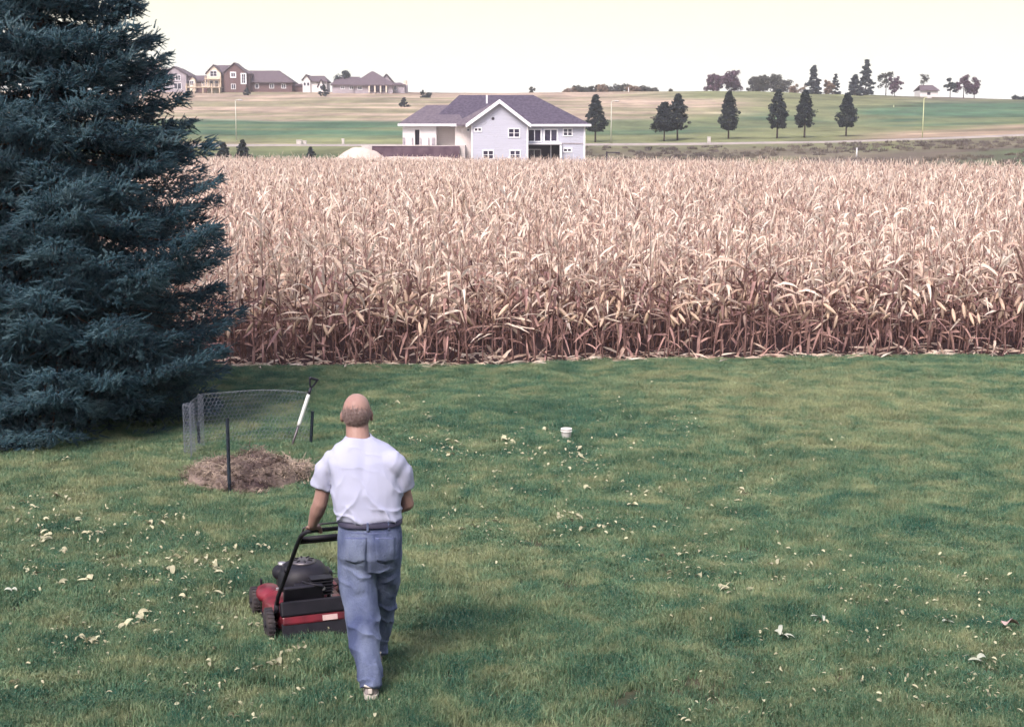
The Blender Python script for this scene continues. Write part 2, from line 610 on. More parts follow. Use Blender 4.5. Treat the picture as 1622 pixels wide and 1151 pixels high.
# ------------------------------------------------------------------ added house behind the camera, unseen: made tall to shade the near lawn
M['shade_house_siding'] = mat("tan_siding", (0.34, 0.3, 0.26), (0.3, 0.265, 0.23), 1.5, .8, stretch=(.3, .3, 7))
M['shade_house_roof'] = mat("brown_shingles", (0.13, 0.1, 0.09), (0.18, 0.14, 0.12), 3, .9)
own = thing("shade_house", "unseen tan house added behind the camera to shade the near lawn", "house", (0, -1.6, 0))
MB().box2((-9, -9, -.1), (9, 0, 7.7)).build("wall", M['shade_house_siding'], own)
MB().add([(-9.6, .6, 7.6), (9.6, .6, 7.6), (9.6, -9.6, 7.6), (-9.6, -9.6, 7.6), (-8, -4.5, 12.4), (8, -4.5, 12.4)], [(0, 1, 5, 4), (1, 2, 5), (2, 3, 4, 5), (3, 0, 4), (3, 2, 1, 0)]).build("roof", M['shade_house_roof'], own)
MB().box2((-3.2, .003, 1.42), (3.2, 2.1, 1.55)).build("deck", M['wood_pale'], own)
for x_ in (-3.05, 0, 3.05): MB().box2((x_ - .07, 1.9, -.1), (x_ + .07, 2.04, 1.418)).build("deck_post", M['wood_pale'], own)
for x_ in (-6.5, -4.4, 4.4, 6.5): MB().box2((x_ - .5, .003, 3.6), (x_ + .5, .05, 5.1)).build("window", M['glass'], own)
MB().box2((-1, .003, 1.553), (1, .05, 3.7)).build("door", M['glass'], own)

# ------------------------------------------------------------------ scatter with geometry nodes (only for what nobody could count)
def scatter(name, protos, pts, rot, scl, idx, label, cat, kind="stuff"):
    coll = bpy.data.collections.new(name + "_kinds")
    for i, (me, mt) in enumerate(protos):
        if mt:
            me.materials.clear(); me.materials.append(mt)
        coll.objects.link(bpy.data.objects.new("%s_kind_%02d" % (name, i), me))
    me = bpy.data.meshes.new(name)
    n = len(pts)
    me.vertices.add(n)
    me.vertices.foreach_set("co", np.asarray(pts, np.float32).ravel())
    for an, ty, key, data in (("rot", 'FLOAT_VECTOR', "vector", rot), ("scl", 'FLOAT_VECTOR', "vector", scl), ("idx", 'INT', "value", idx)):
        a = me.attributes.new(an, ty, 'POINT')
        a.data.foreach_set(key, np.asarray(data, np.int32 if ty == 'INT' else np.float32).ravel())
    o = link(name, me)
    ng = bpy.data.node_groups.new(name, 'GeometryNodeTree')
    ng.interface.new_socket("Geometry", in_out='INPUT', socket_type='NodeSocketGeometry')
    ng.interface.new_socket("Geometry", in_out='OUTPUT', socket_type='NodeSocketGeometry')
    gi = ng.nodes.new("NodeGroupInput"); go = ng.nodes.new("NodeGroupOutput")
    ip = ng.nodes.new("GeometryNodeInstanceOnPoints"); ci = ng.nodes.new("GeometryNodeCollectionInfo")
    ci.inputs["Collection"].default_value = coll
    ci.inputs["Separate Children"].default_value = True
    ci.inputs["Reset Children"].default_value = True

    def na(nm, ty):
        q = ng.nodes.new("GeometryNodeInputNamedAttribute"); q.data_type = ty
        q.inputs["Name"].default_value = nm
        return q.outputs["Attribute"]
    L = ng.links
    L.new(gi.outputs[0], ip.inputs["Points"])
    L.new(ci.outputs[0], ip.inputs["Instance"])
    ip.inputs["Pick Instance"].default_value = True
    L.new(na("idx", 'INT'), ip.inputs["Instance Index"])
    L.new(na("rot", 'FLOAT_VECTOR'), ip.inputs["Rotation"])
    L.new(na("scl", 'FLOAT_VECTOR'), ip.inputs["Scale"])
    L.new(ip.outputs[0], go.inputs[0])
    md = o.modifiers.new("scatter", 'NODES'); md.node_group = ng
    return tag(o, label, cat, kind=kind)


# ------------------------------------------------------------------ corn
m, nn, ll, b = nodes_of("dry_corn_leaf")
b.inputs["Roughness"].default_value = 0.65; b.inputs["Specular IOR Level"].default_value = 0.25
oi = nn.new("ShaderNodeObjectInfo")
geo = nn.new("ShaderNodeNewGeometry")
tc = nn.new("ShaderNodeTexCoord")
rc = ramp(nn, [(0.0, (0.42, 0.265, 0.225)), (0.3, (0.7, 0.53, 0.43)), (0.64, (0.86, 0.715, 0.6)), (1.0, (0.93, 0.84, 0.73))])
nz = nn.new("ShaderNodeTexNoise"); nz.inputs["Scale"].default_value = 6; nz.inputs["Detail"].default_value = 3
ll.new(tc.outputs["Object"], nz.inputs["Vector"])
ad = nn.new("ShaderNodeMath"); ad.operation = 'MULTIPLY_ADD'; ad.inputs[1].default_value = 1.3; ad.inputs[2].default_value = -0.65
ll.new(nz.outputs[0], ad.inputs[0])
ad2 = nn.new("ShaderNodeMath"); ad2.operation = 'MULTIPLY_ADD'; ad2.inputs[1].default_value = 0.75; ad2.use_clamp = True
ll.new(oi.outputs["Random"], ad2.inputs[0]); 
ad3 = nn.new("ShaderNodeMath"); ad3.operation = 'ADD'; ad3.inputs[1].default_value = 0.15
ll.new(ad.outputs[0], ad3.inputs[0]); ll.new(ad3.outputs[0], ad2.inputs[2])
ll.new(ad2.outputs[0], rc.inputs[0])
# patches of plants that still hold some green
nzg = nn.new("ShaderNodeTexNoise"); nzg.inputs["Scale"].default_value = 0.33; nzg.inputs["Detail"].default_value = 3
ll.new(geo.outputs["Position"], nzg.inputs["Vector"])
rg = ramp(nn, [(0.6, (0, 0, 0)), (0.78, (0.4, 0.4, 0.4))])
ll.new(nzg.outputs[0], rg.inputs[0])
mxg = nn.new("ShaderNodeMix"); mxg.data_type = 'RGBA'
mxg.inputs[7].default_value = (0.27, 0.27, 0.13, 1)
ll.new(rg.outputs[0], mxg.inputs[0]); ll.new(rc.outputs[0], mxg.inputs[6])
ll.new(mxg.outputs[2], b.inputs["Base Color"])
tr = nn.new("ShaderNodeBsdfTranslucent"); ll.new(mxg.outputs[2], tr.inputs[0])
mxs = nn.new("ShaderNodeMixShader"); mxs.inputs[0].default_value = 0.36
ll.new(b.outputs[0], mxs.inputs[1]); ll.new(tr.outputs[0], mxs.inputs[2]); ll.new(mxs.outputs[0], nn["Material Output"].inputs[0])
M['corn_leaf'] = m
M['corn_low'] = mat("withered_shaded_corn_leaf", (0.42, 0.265, 0.225), (0.2, 0.112, 0.115), 5, .8, rand=.4, transl=.15)  # withered brown of low leaves, darkened further to paint the shade near the ground
M['husk'] = mat("dry_husk", (0.62, 0.46, 0.35), (0.5, 0.36, 0.27), 12, 0.7, stretch=(1, 1, 0.2), rand=0.15)


def corn_leaf(mb, rnd, h, az, L, W, e0, e1, pw, kink=None):
    n = 9
    p = Vector((0, 0, h))
    roll0 = rnd.uniform(-0.4, 0.4); rollv = rnd.uniform(-2.2, 2.2)
    azv = rnd.uniform(-0.35, 0.35)
    rows = []
    for i in range(n + 1):
        t = i / n
        e = e0 + (e1 - e0) * (t ** pw)
        if kink and t > kink: e = min(e, R(-70))
        a = az + azv * t
        d = Vector((math.cos(a) * math.cos(e), math.sin(a) * math.cos(e), math.sin(e)))
        side = Vector((-math.sin(a), math.cos(a), 0))
        up = side.cross(d) * -1
        ro = roll0 + rollv * t
        s2 = side * math.cos(ro) + up * math.sin(ro); u2 = up * math.cos(ro) - side * math.sin(ro)
        w = W * (min(1, 0.45 + t * 3.2) * (1 - t ** 2.6)) * (0.85 + 0.3 * rnd.random()) + 0.003
        cup = w * rnd.uniform(0.15, 0.5)
        rows.append((p + s2 * w / 2 + u2 * cup, p.copy(), p - s2 * w / 2 + u2 * cup))
        p = p + d * (L / n)
    V = [q for r_ in rows for q in r_]
    Fc = []
    for i in range(n):
        for j in (0, 1):
            a = i * 3 + j
            Fc.append((a, a + 1, a + 4, a + 3))
    mb.add(V, Fc)


def corn_parts(seed):
    """-> list of (part name, MB, material key)"""
    rnd = random.Random(seed)
    H = rnd.uniform(1.72, 1.98)
    out = []
    st = MB()
    bx, by = rnd.uniform(-0.09, 0.09), rnd.uniform(-0.09, 0.09)
    axis = lambda z: Vector((bx * (z / H) ** 2, by * (z / H) ** 2, 0))
    pts, rad = [], []
    for i in range(10):
        z = H * i / 9
        pts.append(axis(z) + Vector((rnd.uniform(-.004, .004), rnd.uniform(-.004, .004), z)))
        rad.append(0.0135 * (1 - 0.62 * i / 9))
    st.tube(pts, rad, 5)
    for q in range(3):   # brace roots
        a = rnd.uniform(0, 2 * PI)
        st.tube([(0, 0, 0.07), (0.05 * math.cos(a), 0.05 * math.sin(a), -0.01)], 0.005, 4)
    out.append(("stalk", st, 'corn_stalk'))
    nl = rnd.randint(13, 15)
    az0 = rnd.uniform(0, 2 * PI)
    for i in range(nl):
        t = i / (nl - 1)
        h = 0.16 + (H - 0.2) * (0.04 + 0.96 * t)
        az = az0 + (PI if i % 2 else 0) + rnd.uniform(-0.7, 0.7)
        lm = MB()
        if t < 0.3:
            e_a = rnd.uniform(-70, 65)
            corn_leaf(lm, rnd, h, az, rnd.uniform(.25, .5), rnd.uniform(.028, .052), R(e_a), R(max(-88, e_a - rnd.uniform(0, 45))), 1.0)
        elif t < 0.68:
            e_a = rnd.uniform(15, 78)
            e_b = e_a - rnd.uniform(0, 35) if rnd.random() < .5 else rnd.uniform(-88, 0)
            corn_leaf(lm, rnd, h, az, rnd.uniform(.34, .66), rnd.uniform(.036, .06), R(e_a), R(e_b), rnd.uniform(.8, 1.6),
                      rnd.uniform(.3, .65) if rnd.random() < .45 else None)
        else:
            e_a = rnd.uniform(40, 86)
            e_b = e_a - rnd.uniform(-10, 40) if rnd.random() < .55 else rnd.uniform(-70, 20)
            corn_leaf(lm, rnd, h, az, rnd.uniform(.22, .46), rnd.uniform(.027, .044), R(e_a), R(e_b), rnd.uniform(.8, 2.0), rnd.uniform(.4, .75) if rnd.random() < .3 else None)
        ax = axis(h)
        lm.v = [(p[0] + ax.x, p[1] + ax.y, p[2]) for p in lm.v]
        out.append(("leaf", lm, 'corn_low' if rnd.random() < .92 - 1.35 * t else 'corn_leaf'))  # likelier low down: withering plus painted shade
    if rnd.random() < 0.8:
        em = MB(); h = rnd.uniform(0.72, 0.98); a = rnd.uniform(0, 2 * PI)
        ax = axis(h)
        dz = rnd.choice([-1, -1, 1]) * rnd.uniform(.6, .95)
        d = Vector((math.cos(a) * math.sqrt(1 - dz * dz), math.sin(a) * math.sqrt(1 - dz * dz), dz))
        p0 = Vector((ax.x, ax.y, h)) + d * 0.015
        prof = [(0, .008), (.04, .023), (.1, .03), (.16, .027), (.21, .016), (.25, .004)]
        em.tube([p0 + d * q[0] for q in prof], [q[1] for q in prof], 7)
        out.append(("ear", em, 'husk'))
    ts = MB()
    for q in range(5):
        a = rnd.uniform(0, 2 * PI); e = rnd.uniform(.2, .9) if q else 0.05
        p0 = Vector((bx, by, H - 0.01))
        l = rnd.uniform(.1, .2)
        ts.tube([p0, p0 + Vector((math.cos(a) * e * .5, math.sin(a) * e * .5, 1)).normalized() * l * .6,
                 p0 + Vector((math.cos(a) * e, math.sin(a) * e, .75)).normalized() * l], [.003, .0035, .001], 3)
    out.append(("tassel", ts, 'corn_stalk'))
    return out


# prototypes
NPROTO = 10
MK = ['corn_leaf', 'corn_low', 'corn_stalk', 'husk']
proto_parts = []
joined = []
for s in range(NPROTO):
    ps = corn_parts(100 + s)
    rec = []
    jm = MB()
    mids = []
    for nm, mb, mk in ps:
        me = mb.mesh("corn_" + nm, nm in ("ear", "stalk", "leaf"))
        me.materials.append(M[mk])
        rec.append((nm, me))
        jm.add(mb.v, mb.f)
        mids += [MK.index(mk)] * len(mb.f)
    proto_parts.append(rec)
    jme = jm.mesh("corn_plant", True)
    for mk in MK: jme.materials.append(M[mk])
    jme.polygons.foreach_set("material_index", mids)
    joined.append((jme, None))

# planting: rows follow the lawn edge, 0.76 m apart
ROW, STEP = 0.76, 0.155
front = []
back_p = []
rnd = random.Random(5)
NF = 0
for r_i in range(0, 165):
    step = STEP if r_i < 50 else (0.2 if r_i < 90 else 0.26)
    yoff = 0.18 + r_i * ROW
    x = -60 + (r_i * 0.37) % step
    xa_ = None
    y_mid = 20.7 + yoff
    half = 0.375 * y_mid + 3.5
    x = -half + rnd.random() * step
    while x < half:
        y = float(edge_y(x)) + yoff + rnd.gauss(0, 0.05)
        xx = x + rnd.gauss(0, 0.03)
        x += step * rnd.uniform(0.75, 1.3)
        if y > far_y(xx): continue
        if rnd.random() < 0.03: continue
        pxc = CX + F * xx / y
        sc = rnd.uniform(0.84, 1.12)
        rec = (xx, y, tz(xx, y) if y > 96 else 0.0, rnd.uniform(0, 2 * PI), sc, rnd.randrange(NPROTO), rnd.gauss(0, 0.05), rnd.gauss(0, 0.05))
        if r_i < 4 and 335 < pxc < 1640 and len(front) < 300:
            front.append(rec)
        else:
            back_p.append(rec)
for (x, y, z, rz, sc, k_, ta, tb) in front:
    e = thing("corn_stalk", "dry tan corn stalk in the front rows along the lawn edge", "corn stalk", (x, y, -0.02), rz, "corn stalks of the front rows")
    e.scale = (sc, sc, sc); e.rotation_euler = (ta, tb, rz)
    for nm, me in proto_parts[k_]:
        o = bpy.data.objects.new(nm, me)
        COL.objects.link(o)
        o.parent = e
bp_ = np.array(back_p)
scatter("corn_field", joined, bp_[:, :3] + np.array([0, 0, -0.02]), np.stack([bp_[:, 6], bp_[:, 7], bp_[:, 3]], 1), np.repeat(bp_[:, 4:5], 3, 1), bp_[:, 5].astype(int),
        "dense field of ripe dry corn stretching back to the house", "corn field")
# crop litter at the foot of the first row
lit = []
for s in range(4):
    lm = MB(); rr = random.Random(300 + s)
    corn_leaf(lm, rr, 0.012, rr.uniform(0, 6), rr.uniform(.2, .4), rr.uniform(.03, .05), R(12), R(-10), 1.0)
    lit.append((lm.mesh("litter", True), M['corn_leaf']))
n = 900
lx = RNG.uniform(-11, 11, n); ly = edge_y(lx) + np.abs(RNG.normal(0.1, 0.55, n)) - 0.14
scatter("corn_litter", lit, np.stack([lx, ly, np.full(n, 0.004)], 1), np.stack([RNG.normal(0, .2, n), RNG.normal(0, .2, n), RNG.uniform(0, 6.28, n)], 1),
        np.repeat(RNG.uniform(.5, 1.1, n)[:, None], 3, 1), RNG.integers(0, 4, n), "dropped dry leaves littering the foot of the corn", "litter")

# ------------------------------------------------------------------ grass
m, nn, ll, b = nodes_of("grass_blade")
b.inputs["Roughness"].default_value = 0.6; b.inputs["Specular IOR Level"].default_value = 0.2
r, n1, geo = lawn_colour(nn, ll, (0.038, 0.133, 0.093), (0.116, 0.21, 0.121), (0.285, 0.322, 0.18))
oi = nn.new("ShaderNodeObjectInfo")
hs = nn.new("ShaderNodeHueSaturation")
mr = nn.new("ShaderNodeMapRange"); mr.inputs[3].default_value = 0.72; mr.inputs[4].default_value = 1.28
ll.new(oi.outputs["Random"], mr.inputs[0]); ll.new(mr.outputs[0], hs.inputs["Value"])
# straw blades among the green ones
nzs = nn.new("ShaderNodeTexNoise"); nzs.inputs["Scale"].default_value = 75; nzs.inputs["Detail"].default_value = 1
ll.new(geo.outputs["Position"], nzs.inputs["Vector"])
rs_ = ramp(nn, [(0.5, (0, 0, 0)), (0.72, (0.6, 0.6, 0.6))])
ll.new(nzs.outputs[0], rs_.inputs[0])
mxg = nn.new("ShaderNodeMix"); mxg.data_type = 'RGBA'; mxg.inputs[7].default_value = (0.36, 0.355, 0.21, 1)
ll.new(rs_.outputs[0], mxg.inputs[0]); ll.new(r.outputs[0], mxg.inputs[6])
ll.new(mxg.outputs[2], hs.inputs["Color"])
ll.new(hs.outputs[0], b.inputs["Base Color"])
tr = nn.new("ShaderNodeBsdfTranslucent"); ll.new(hs.outputs[0], tr.inputs[0])
mxs = nn.new("ShaderNodeMixShader"); mxs.inputs[0].default_value = 0.25
ll.new(b.outputs[0], mxs.inputs[1]); ll.new(tr.outputs[0], mxs.inputs[2]); ll.new(mxs.outputs[0], nn["Material Output"].inputs[0])
M['grass'] = m


def grass_patch(seed, n=260, rad=0.13, h=0.05):
    g = np.random.default_rng(seed)
    a = g.uniform(0, 2 * PI, n); rr = rad * np.sqrt(g.uniform(0, 1, n))
    p = np.stack([rr * np.cos(a), rr * np.sin(a), np.full(n, -0.004)], 1)
    hh = h * g.uniform(0.5, 1.35, n)
    la = g.uniform(0, 2 * PI, n); lean = np.abs(g.normal(0, 0.55, n))
    d = np.stack([np.cos(la), np.sin(la), np.zeros(n)], 1)
    sa = g.uniform(0, 2 * PI, n)
    sd = np.stack([np.cos(sa), np.sin(sa), np.zeros(n)], 1) * g.uniform(0.0016, 0.0036, n)[:, None]
    up = np.array([0, 0, 1.0])
    mid = p + d * (hh * lean * 0.35)[:, None] + up * (hh * 0.62)[:, None]
    tip = p + d * (hh * lean * 1.05)[:, None] + up * (hh * (1 - 0.18 * lean))[:, None]
    V = np.concatenate([p - sd, p + sd, mid - sd * .8, mid + sd * .8, tip])
    i = np.arange(n)
    Fs = np.concatenate([np.stack([i, i + n, i + 3 * n], 1), np.stack([i, i + 3 * n, i + 2 * n], 1), np.stack([i + 2 * n, i + 3 * n, i + 4 * n], 1)])
    return mesh_np("grass_patch", V, Fs)


gp = [(grass_patch(40 + s), M['grass']) for s in range(6)]
xs_, ys_ = [], []
y = 6.0
pts = []
while y < 21.6:
    half = 0.375 * y + 2.2
    n = int(half * 2 / 0.1)
    pts.append(np.stack([RNG.uniform(-half, half, n), y + RNG.uniform(0, 0.1, n)], 1))
    y += 0.1
pts = np.concatenate(pts)
pts = pts[pts[:, 1] < edge_y(pts[:, 0]) - 0.02]
n = len(pts)
tuft = fbm(np.stack([pts[:, 0] * 1.5, pts[:, 1] * 1.5, np.zeros(n)], 1), 3, 21)
s_ = RNG.uniform(0.8, 1.2, n)
zs = s_ * np.clip(0.35 + 1.4 * tuft, 0.4, 1.7)
scatter("grass", gp, np.stack([pts[:, 0], pts[:, 1], np.zeros(n)], 1), np.stack([np.zeros(n), np.zeros(n), RNG.uniform(0, 6.28, n)], 1),
        np.stack([s_, s_, zs], 1), RNG.integers(0, 6, n), "short mown grass of the backyard lawn", "grass")
print("front", len(front), "corn", len(back_p), "grass", n)
# ------------------------------------------------------------------ blue spruce
def bough(seed, L, needles=56, nlen=0.023, nw=0.0019, shoot=0.105):
    """one spruce bough growing along +X: a limb, and shoots that carry needles"""
    g = np.random.default_rng(seed)
    drop, bend = 0.22 * L + g.normal(0, .02), g.normal(0, 0.07)
    lift = g.uniform(.03, .11)

    def pos(t):
        t = np.asarray(t, float)
        return np.stack([L * t, bend * L * t * t, -drop * np.sin(PI * np.minimum(t, 1) * .62) * 1.1 + lift * L * np.clip(t - .55, 0, 1) ** 1.3 * 2], -1)
    mb = MB()
    mb.tube([tuple(pos(t)) for t in (0, .35, .7, .98)], [.011 * L + .005, .007 * L + .004, .006, .003], 5)
    nlimb = len(mb.f)
    N = int(75 + 150 * L)
    tt = 0.08 + 0.94 * g.uniform(0, 1, N) ** 0.72
    lat = g.uniform(-1, 1, N)
    wd = 0.05 + 0.38 * L * np.sin(np.clip(tt, 0, 1) * PI * 0.82) ** 0.8 * (1.1 - np.minimum(tt, 1.05)) ** 0.55
    SP = pos(tt); SP[:, 1] += lat * wd
    SP[:, 2] += g.normal(0, 0.035, N) - 0.12 * np.abs(lat) * wd
    SD = np.stack([0.3 + 0.45 * tt, lat * g.uniform(0.5, 1.4, N), g.normal(0.10, 0.46, N)], 1) + g.normal(0, .17, (N, 3))
    tip = np.array([(1, q, .25) for q in (-.45, 0, .45)], float)
    SP = np.concatenate([SP, np.repeat(pos(1.0)[None], 3, 0)]); SD = np.concatenate([SD, tip])
    SD /= np.linalg.norm(SD, axis=1)[:, None]
    n = len(SP); SL = shoot * g.uniform(.6, 1.35, n)
    up = np.where(np.abs(SD[:, 2:3]) < .9, np.array([[0, 0, 1.0]]), np.array([[1.0, 0, 0]]))
    U = np.cross(SD, up); U /= np.linalg.norm(U, axis=1)[:, None]
    W = np.cross(SD, U)
    Vs = []
    for kk in range(needles):
        t = (kk + g.uniform(0, 1, n)) / needles
        a = kk * 2.39996 + g.uniform(-.5, .5, n)
        rad = U * np.cos(a)[:, None] + W * np.sin(a)[:, None]
        base = SP + SD * (SL * t)[:, None]
        nd = rad * 0.95 + SD * (0.3 + 0.7 * t * t)[:, None] + np.array([0, 0, 0.14])
        nd /= np.linalg.norm(nd, axis=1)[:, None]
        ln = nlen * (1 - 0.3 * t ** 3) * g.uniform(.8, 1.2, n)
        side = np.cross(nd, rad + 0.01); side /= (np.linalg.norm(side, axis=1)[:, None] + 1e-6)
        Vs.append(np.stack([base - side * nw, base + side * nw, base + nd * ln[:, None]], 1))
    V = np.concatenate(Vs).reshape(-1, 3)
    Fa = np.arange(len(V)).reshape(-1, 3)
    base_i = len(V); cr_ = 0.011
    r0_ = [SP + (U * math.cos(q) + W * math.sin(q)) * cr_ for q in (0, 2.094, 4.189)]
    tipv = SP + SD * (SL * 1.04)[:, None]
    Vb = np.concatenate(r0_ + [tipv]); q_ = base_i + np.arange(n)
    Fb = [np.stack([q_ + a_ * n, q_ + b_ * n, q_ + 3 * n], 1) for a_, b_ in ((0, 1), (1, 2), (2, 0))]
    V = np.concatenate([V, Vb]); Fa = np.concatenate([Fa] + Fb)
    tm_ = mb.mesh("limb"); tm_.calc_loop_triangles()
    lf = np.array([t_.vertices[:] for t_ in tm_.loop_triangles]) + len(V)
    V = np.concatenate([V, np.array(mb.v)])
    me = mesh_np("bough", V, np.concatenate([Fa, lf]))
    me.materials.append(M['spruce']); me.materials.append(M['bark'])
    me.polygons.foreach_set("material_index", np.concatenate([np.zeros(len(Fa), np.int32), np.ones(len(lf), np.int32)]))
    return me


m, nn, ll, b = nodes_of("blue_spruce_needles")
b.inputs["Roughness"].default_value = 0.55; b.inputs["Specular IOR Level"].default_value = 0.3
geo = nn.new("ShaderNodeNewGeometry"); 
nz = nn.new("ShaderNodeTexNoise"); nz.inputs["Scale"].default_value = 3.2; nz.inputs["Detail"].default_value = 5
ll.new(geo.outputs["Position"], nz.inputs["Vector"])
r1 = ramp(nn, [(0.34, (0.012, 0.036, 0.054)), (0.53, (0.04, 0.094, 0.122)), (0.7, (0.105, 0.18, 0.21))])
ll.new(nz.outputs[0], r1.inputs[0]); ll.new(r1.outputs[0], b.inputs["Base Color"])
M['spruce'] = m
sp_base = ground(92, 668)
sp = thing("spruce_tree", "large blue spruce filling the left side of the lawn", "tree", sp_base)
SPH = 7.4
MB().tube([(0, 0, -.05), (0.02, 0, 1.2), (0, .02, 3.4), (0, 0, SPH)], [.13, .11, .07, .012], 10).build("trunk", M['bark'], sp, True)
BL = (.6, 1.05, 1.55, 2.1)
kinds = [[bough(60 + 10 * i + j, l_) for j in range(4)] for i, l_ in enumerate(BL)]
rb_ = random.Random(4)
for w_ in range(31):
    f_ = (w_ + .5) / 31
    z_ = .12 + (SPH - .35) * f_ ** 1.05
    Lr = min(2.02, .405 * (SPH - z_)) * min(1.0, .8 + 1.8 * f_) + .06
    nb = max(6, round(16 * (1 - .45 * f_)))
    o0 = rb_.uniform(0, 6.28)
    for k_ in range(nb):
        L_ = Lr * rb_.uniform(.82, 1.04)
        i_ = min(range(4), key=lambda q: abs(BL[q] - L_))
        o = bpy.data.objects.new("bough", kinds[i_][rb_.randrange(4)])
        COL.objects.link(o); o.parent = sp
        sc = L_ / BL[i_]
        o.scale = (sc, sc * rb_.uniform(.9, 1.12), max(.8, min(sc, 1.2)))
        o.location = (0, 0, z_ + .07 * L_ + rb_.gauss(0, .07))
        o.rotation_euler = (rb_.gauss(0, .12), -(.0 + .22 * f_) + rb_.gauss(0, .05), o0 + 2 * PI * k_ / nb + rb_.gauss(0, .15))

# ------------------------------------------------------------------ far trees
def leaf_cards(g, C, Rr, per, size, flat=0.8):
    """leaf clumps: C (n,3) centres, Rr (n,) radii -> small bent quads through each clump's volume"""
    n = len(C)
    c = np.repeat(C, per, 0); r = np.repeat(Rr, per)
    d = g.normal(0, 1, (n * per, 3)); d /= np.linalg.norm(d, axis=1)[:, None]
    p = c + d * (r * g.uniform(.35, 1.08, n * per) ** .6)[:, None] * np.array([1, 1, flat])
    nrm = d + g.normal(0, .7, d.shape); nrm /= np.linalg.norm(nrm, axis=1)[:, None]
    u = np.cross(nrm, g.normal(0, 1, d.shape)); u /= np.linalg.norm(u, axis=1)[:, None]
    w = np.cross(nrm, u)
    s = size * g.uniform(.55, 1.3, n * per)[:, None]
    V = np.stack([p - u * s * .5, p + w * s * .32, p + u * s * .5, p - w * s * .32], 1).reshape(-1, 3)
    return V, np.arange(len(V)).reshape(-1, 4)


def crown_clumps(g, kind, h, w, n):
    """clump centres inside a crown of height h (from z=0) and width w"""
    t = g.uniform(0, 1, n); a = g.uniform(0, 2 * PI, n)
    if kind == 'pyramid':
        ph = g.uniform(0, 6.28, 3)
        prof = np.where(t < .2, .6 + 2.0 * t, 1.0 * (1 - ((t - .2) / .8) ** g.uniform(1.1, 1.5) * .88)) * (1 + .16 * np.sin(2 * a + ph[0]) + .12 * np.sin(17 * t + ph[1] + a) + .08 * np.sin(5 * a + ph[2]))
    elif kind == 'cone':
        prof = (1 - t) ** .9 * np.where(t < .08, .8, 1) * (0.78 + .22 * np.sin(t * 40)) + .03
    elif kind == 'round':
        prof = np.sqrt(np.clip(1 - (2 * t - 1) ** 2, 0.04, 1))
    else:  # open
        prof = np.sqrt(np.clip(1 - (2 * t - .9) ** 2, 0.04, 1))
    if kind in ('round', 'open'):      # several lobes of different height, each with its own clumps
        nl_ = 5 if kind == 'open' else 8
        lx_ = g.uniform(-.34, .34, nl_) * w; ly_ = g.uniform(-.34, .34, nl_) * w
        lt_ = g.uniform(.5, 1.0, nl_); lt_[0] = 1.0; lr_ = g.uniform(.14, .25, nl_) * w
        k_ = g.integers(0, nl_, n); d_ = g.normal(0, 1, (n, 3)); d_ /= np.linalg.norm(d_, axis=1)[:, None]
        r_ = lr_[k_] * g.uniform(.3, 1, n)
        z_ = np.where(g.uniform(0, 1, n) < (.75 if kind == 'open' else .5), lt_[k_] * h - lr_[k_], g.uniform(.05, 1, n) * (lt_[k_] * h - lr_[k_])) + d_[:, 2] * r_
        return np.stack([lx_[k_] + d_[:, 0] * r_, ly_[k_] + d_[:, 1] * r_, z_], 1), np.full(n, .75)
    rr = prof * w / 2 * np.sqrt(g.uniform(.12, 1, n)) * g.uniform(.72, 1.05, n)
    return np.stack([rr * np.cos(a), rr * np.sin(a), t * h], 1), prof


def tree_mats(name, c1, c2, scale=0.9):
    return mat(name, c1, c2, scale, 0.8, coords='Object', transl=0.15, spec=0.1, detail=5, rand=0.12)


M['lv_road'] = tree_mats("road_tree_leaves", (0.02, 0.03, 0.038), (0.048, 0.06, 0.06))
M['lv_purple'] = tree_mats("purplish_leaves", (0.085, 0.05, 0.075), (0.16, 0.10, 0.13))
M['lv_green'] = tree_mats("grey_green_leaves", (0.05, 0.06, 0.05), (0.11, 0.105, 0.085))
M['lv_dark'] = tree_mats("dark_conifer_leaves", (0.03, 0.042, 0.05), (0.06, 0.075, 0.072))
M['lv_brown'] = tree_mats("rusty_leaves", (0.17, 0.12, 0.09), (0.26, 0.19, 0.13))
_cache = {}


